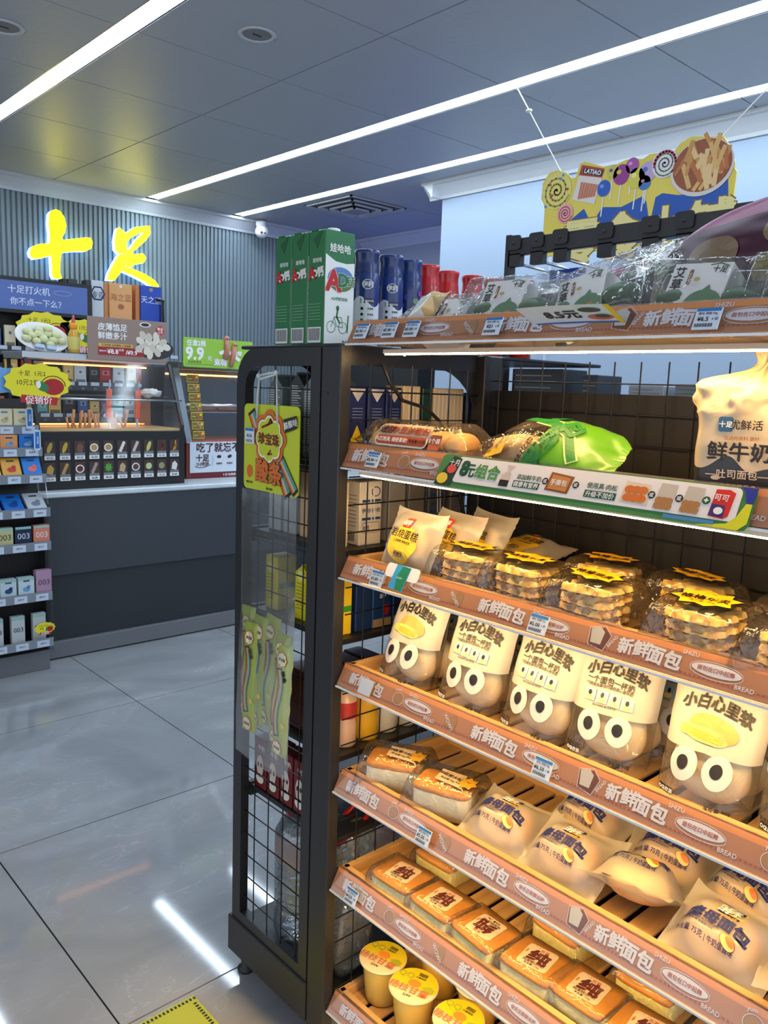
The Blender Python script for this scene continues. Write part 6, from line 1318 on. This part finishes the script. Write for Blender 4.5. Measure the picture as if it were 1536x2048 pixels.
for z in (.3, .6, .9, 1.2): q.box((.03, -1.48, z), (.42, -.02, z+.015), BLACK)
q.box((.03, -1.48, 1.425), (.42, -.02, 1.44), BLACK); q.box((.42, -1.5, 0), (.435, .0, 1.44), DARKP); q.build('shelf', t)
hp = [((40, 90, 190), 'blue'), ((200, 60, 110), 'pink'), ((80, 110, 200), 'light blue'), ((225, 228, 235), 'white'), ((40, 100, 200), 'bright blue'), ((120, 90, 180), 'violet')]
for k, (yy, z) in enumerate([(-.195, 1.80), (-.335, 1.80), (-.465, 1.80), (-.555, 1.80), (-.70, 1.80), (-.83, 1.80)]):
    c, cn = hp[k]
    s_ = thing('hanging_snack_bag', '%s snack bag hanging from the hook rack' % cn, 'snack bag', (1.94+.05*(k % 2), 1.59+yy, z), group='snack bags on the hook rack')
    S = pouch(.20, .12, .02, k, fin=.3, pv=4, wr=.003, back=1, pinch=0); M = basis((0, 0, -.10), (0, 0, 1), (0, 1, 0)); q = MB(); put_pouch(q, S, .20, .12, mt(c, .3, coat=.4), M, 18, 12); q.build('bag', s_)
for k, (yy, w2, h2, c, lab) in enumerate([(-.12, .18, .085, (28, 28, 30), 'black printed box seen through the back mesh'), (-.30, .05, .07, (40, 44, 52), 'dark grey box seen through the back mesh'), (-.47, .10, .045, (150, 160, 170), 'silver tray seen through the back mesh'), (-.60, .10, .05, (120, 130, 140), 'grey jar box seen through the back mesh'), (-.78, .09, .075, (30, 30, 34), 'black tin seen through the back mesh'), (-.90, .09, .075, (28, 28, 32), 'second black tin seen through the back mesh')]):
    def bd(q, fy, fx, wd, dp, h):
        for r_ in range(4): q.rect(-dp*.42, h*(.15+.2*r_), dp*.4-.02*(r_ % 2), h*(.19+.2*r_), mt((130, 130, 126), .5), fx, 1)
    carton('display_box', lab, 'box', (1.99, 1.59+yy, 1.441), .12, w2, h2, c, 'boxes on the rack behind', bd)
POP = [(2.064, 2.094), (2.063, 2.183), (2.083, 2.213), (2.079, 2.273), (2.051, 2.306), (2.013, 2.31), (1.97, 2.293), (1.943, 2.269), (1.927, 2.27), (1.911, 2.316), (1.891, 2.321), (1.803, 2.287), (1.757, 2.287), (1.714, 2.297), (1.677, 2.295), (1.648, 2.287), (1.621, 2.3), (1.594, 2.298), (1.56, 2.304), (1.532, 2.291), (1.508, 2.315), (1.47, 2.329), (1.418, 2.319), (1.356, 2.307), (1.327, 2.265), (1.311, 2.223), (1.31, 2.201), (1.302, 2.191), (1.309, 2.0), (1.526, 1.99), (1.815, 1.99), (2.06, 1.99)]
t = thing('hanging_snack_board', 'yellow and blue hanging board with lollipops and a bowl of chips above the rack', 'sign', (2.70, 1.68, 2.05))
cv = lambda a, b, k=0: Vector((-.002-k*.0005, -a, b))
PB = [(1.68-y, z-2.05) for y, z in POP]
q = MB(); q.prism([PB], cv, .006, mt((236, 214, 90), .45)); q.build('board', t)
cv2 = lambda a, b, k=0: Vector((-.009-k*.0005, -a, b)); q = MB(); Yw = lambda y: 1.68-y; Zw = lambda z: z-2.05; BL = mt((20, 84, 176), .4); CRM = mt((240, 226, 150), .4); GLD = mt((150, 110, 30), .4)
q.poly([(Yw(1.95), Zw(2.00)), (Yw(1.30)-.01, Zw(2.00)), (Yw(1.33), Zw(2.19)), (Yw(1.38), Zw(2.15)), (Yw(1.42), Zw(2.14)), (Yw(1.50), Zw(2.145)), (Yw(1.56), Zw(2.16)), (Yw(1.585), Zw(2.15)), (Yw(1.60), Zw(2.06)), (Yw(1.62), Zw(2.14)), (Yw(1.64), Zw(2.16)), (Yw(1.72), Zw(2.135)), (Yw(1.80), Zw(2.145)), (Yw(1.84), Zw(2.09)), (Yw(1.88), Zw(2.15)), (Yw(1.93), Zw(2.12))], BL, cv2, 0)
q.text('零食小铺', GLD, cv2, .17, Yw(1.63), Zw(2.035), bold=.09, k=2); q.text('零食小铺', CRM, cv2, .17, Yw(1.63), Zw(2.035), bold=.04, k=3)
def lolly(y, z, R, c, c2, k=2):
    q.line([(Yw(y), Zw(z)-R), (Yw(y)-.005, Zw(z)-R-.07)], .005, WHITE, cv2, k); q.ell(Yw(y), Zw(z), R, R*1.05, mt(c, .4), cv2, k+1); q.ell(Yw(y)-R*.3, Zw(z)+R*.3, R*.3, R*.25, mt(c2, .4), cv2, k+2, n=10)
def swirl(y, z, R, c, c2, k=2):
    q.ell(Yw(y), Zw(z), R, R, mt(c, .4), cv2, k, n=28); q.line([(Yw(y)+R*.9*i/44*math.cos(i*.42), Zw(z)+R*.9*i/44*math.sin(i*.42)) for i in range(45)], R*.10, mt(c2, .4), cv2, k+1)
swirl(2.009, 2.232, .068, (232, 220, 120), (170, 150, 60)); 
for i in range(6): q.ell(Yw(2.009)+.05*math.cos(i), Zw(2.232)+.055*math.sin(i*1.7), .006, .005, mt([(190, 40, 50), (70, 150, 200)][i % 2], .4), cv2, 5, n=8)
swirl(1.962, 2.143, .036, (236, 170, 170), (200, 60, 80), 5); q.poly([(Yw(1.90), Zw(2.31)), (Yw(1.80), Zw(2.28)), (Yw(1.835), Zw(2.16)), (Yw(1.935), Zw(2.19))], mt((232, 224, 214), .4), cv2, 2); q.poly([(Yw(1.90), Zw(2.31)), (Yw(1.80), Zw(2.28)), (Yw(1.81), Zw(2.25)), (Yw(1.912), Zw(2.275))], mt((180, 50, 40), .4), cv2, 3); q.poly([(Yw(1.89), Zw(2.298)), (Yw(1.805), Zw(2.274)), (Yw(1.81), Zw(2.255)), (Yw(1.895), Zw(2.278))], INK, cv2, 4); q.text('LATIAO', WHITE, cv2, .022, Yw(1.85), Zw(2.277), rot=-.27, bold=.04, k=5)
for i in range(7): q.line([(Yw(1.905-i*.011), Zw(2.19)), (Yw(1.895-i*.011), Zw(2.245-.003*i))], .008, mt((206, 110, 70), .4), cv2, 5)
for y, z, R, c, c2 in [(1.798, 2.211, .028, (30, 90, 190), (120, 160, 230)), (1.728, 2.248, .034, (150, 50, 140), (230, 190, 80)), (1.765, 2.262, .024, (206, 196, 90), (90, 60, 120)), (1.686, 2.272, .026, (170, 80, 170), (220, 160, 210)), (1.666, 2.226, .034, (220, 210, 80), (245, 240, 160)), (1.623, 2.24, .034, (190, 170, 210), (60, 110, 190)), (1.632, 2.205, .024, (60, 120, 190), (200, 120, 150))]: lolly(y, z, R, c, c2)
swirl(1.559, 2.257, .048, (235, 225, 230), (90, 130, 90), 4); q.line([(Yw(1.559)+.04*math.cos(i*.3), Zw(2.257)+.04*math.sin(i*.3)) for i in range(12)], .008, mt((180, 40, 80), .4), cv2, 6)
q.ell(Yw(1.422), Zw(2.222), .112, .092, mt((226, 214, 206), .4), cv2, 5, n=32); q.ell(Yw(1.422), Zw(2.228), .104, .084, mt((150, 80, 40), .4), cv2, 6, n=32)
rnd = random.Random(5)
for i in range(34):
    a = rnd.uniform(0, 2*PI); R = math.sqrt(rnd.random())*.075; cx, cy = Yw(1.422)+R*math.cos(a)*1.15, Zw(2.24)+R*math.sin(a)*.85; d = rnd.uniform(.9, 2.2); l = rnd.uniform(.02, .04)
    q.line([(cx-l*math.cos(d), cy-l*math.sin(d)), (cx+l*math.cos(d), cy+l*math.sin(d))], rnd.uniform(.012, .018), mt([(226, 180, 110), (236, 200, 140), (206, 150, 80), (190, 110, 60)][i % 4], .45), cv2, 7+i*.05)
q.build('print', t)
for (p0, p1) in (((-.004, -.36, .245), (.20, -.73, .70)), ((-.004, .62, .70), (-.004, .62, .70))): pass
q = MB(); S1 = mt((225, 228, 230), .5)
for (p0, p1) in (((.0, -.325, .255), (.16, .73, .70)), ((.0, .255, .27), (.3, -.60, .70))): pass
q.tube([(0, .32, .252), (.206, .73, .70)], .0022, S1, 5); q.tube([(0, -.31, .262), (.19, -.66, .70)], .0022, S1, 5); q.ball((.13, .60, .565), (.010, .016, .008), WHITE, nu=8, nv=5); q.build('string', t)
# blue lit drinks sign at the far corner (its glow tints the ceiling there)
t = thing('blue_lit_header', 'blue lit header of a drinks cabinet in the far recess', 'cabinet', (4.45, 4.9, 0))
q = MB(); q.box((-.12, -.5, 0), (.40, .5, 1.72), DARKP, bev=.005); q.build('cabinet_body', t)
q = MB(); q.box((-.10, -.48, 1.72), (.38, .48, 1.735), mt((40, 70, 255), emit=1.0, name='blue_glow')); q.build('lit_top', t)

# ================================================================== bring everything to metres
bpy.context.view_layer.update()
Sm = Matrix.Diagonal((SCALE, SCALE, SCALE, 1))
for o in list(sc.objects):
    if o.parent is None and o.type != 'CAMERA': o.matrix_world = Sm @ o.matrix_world
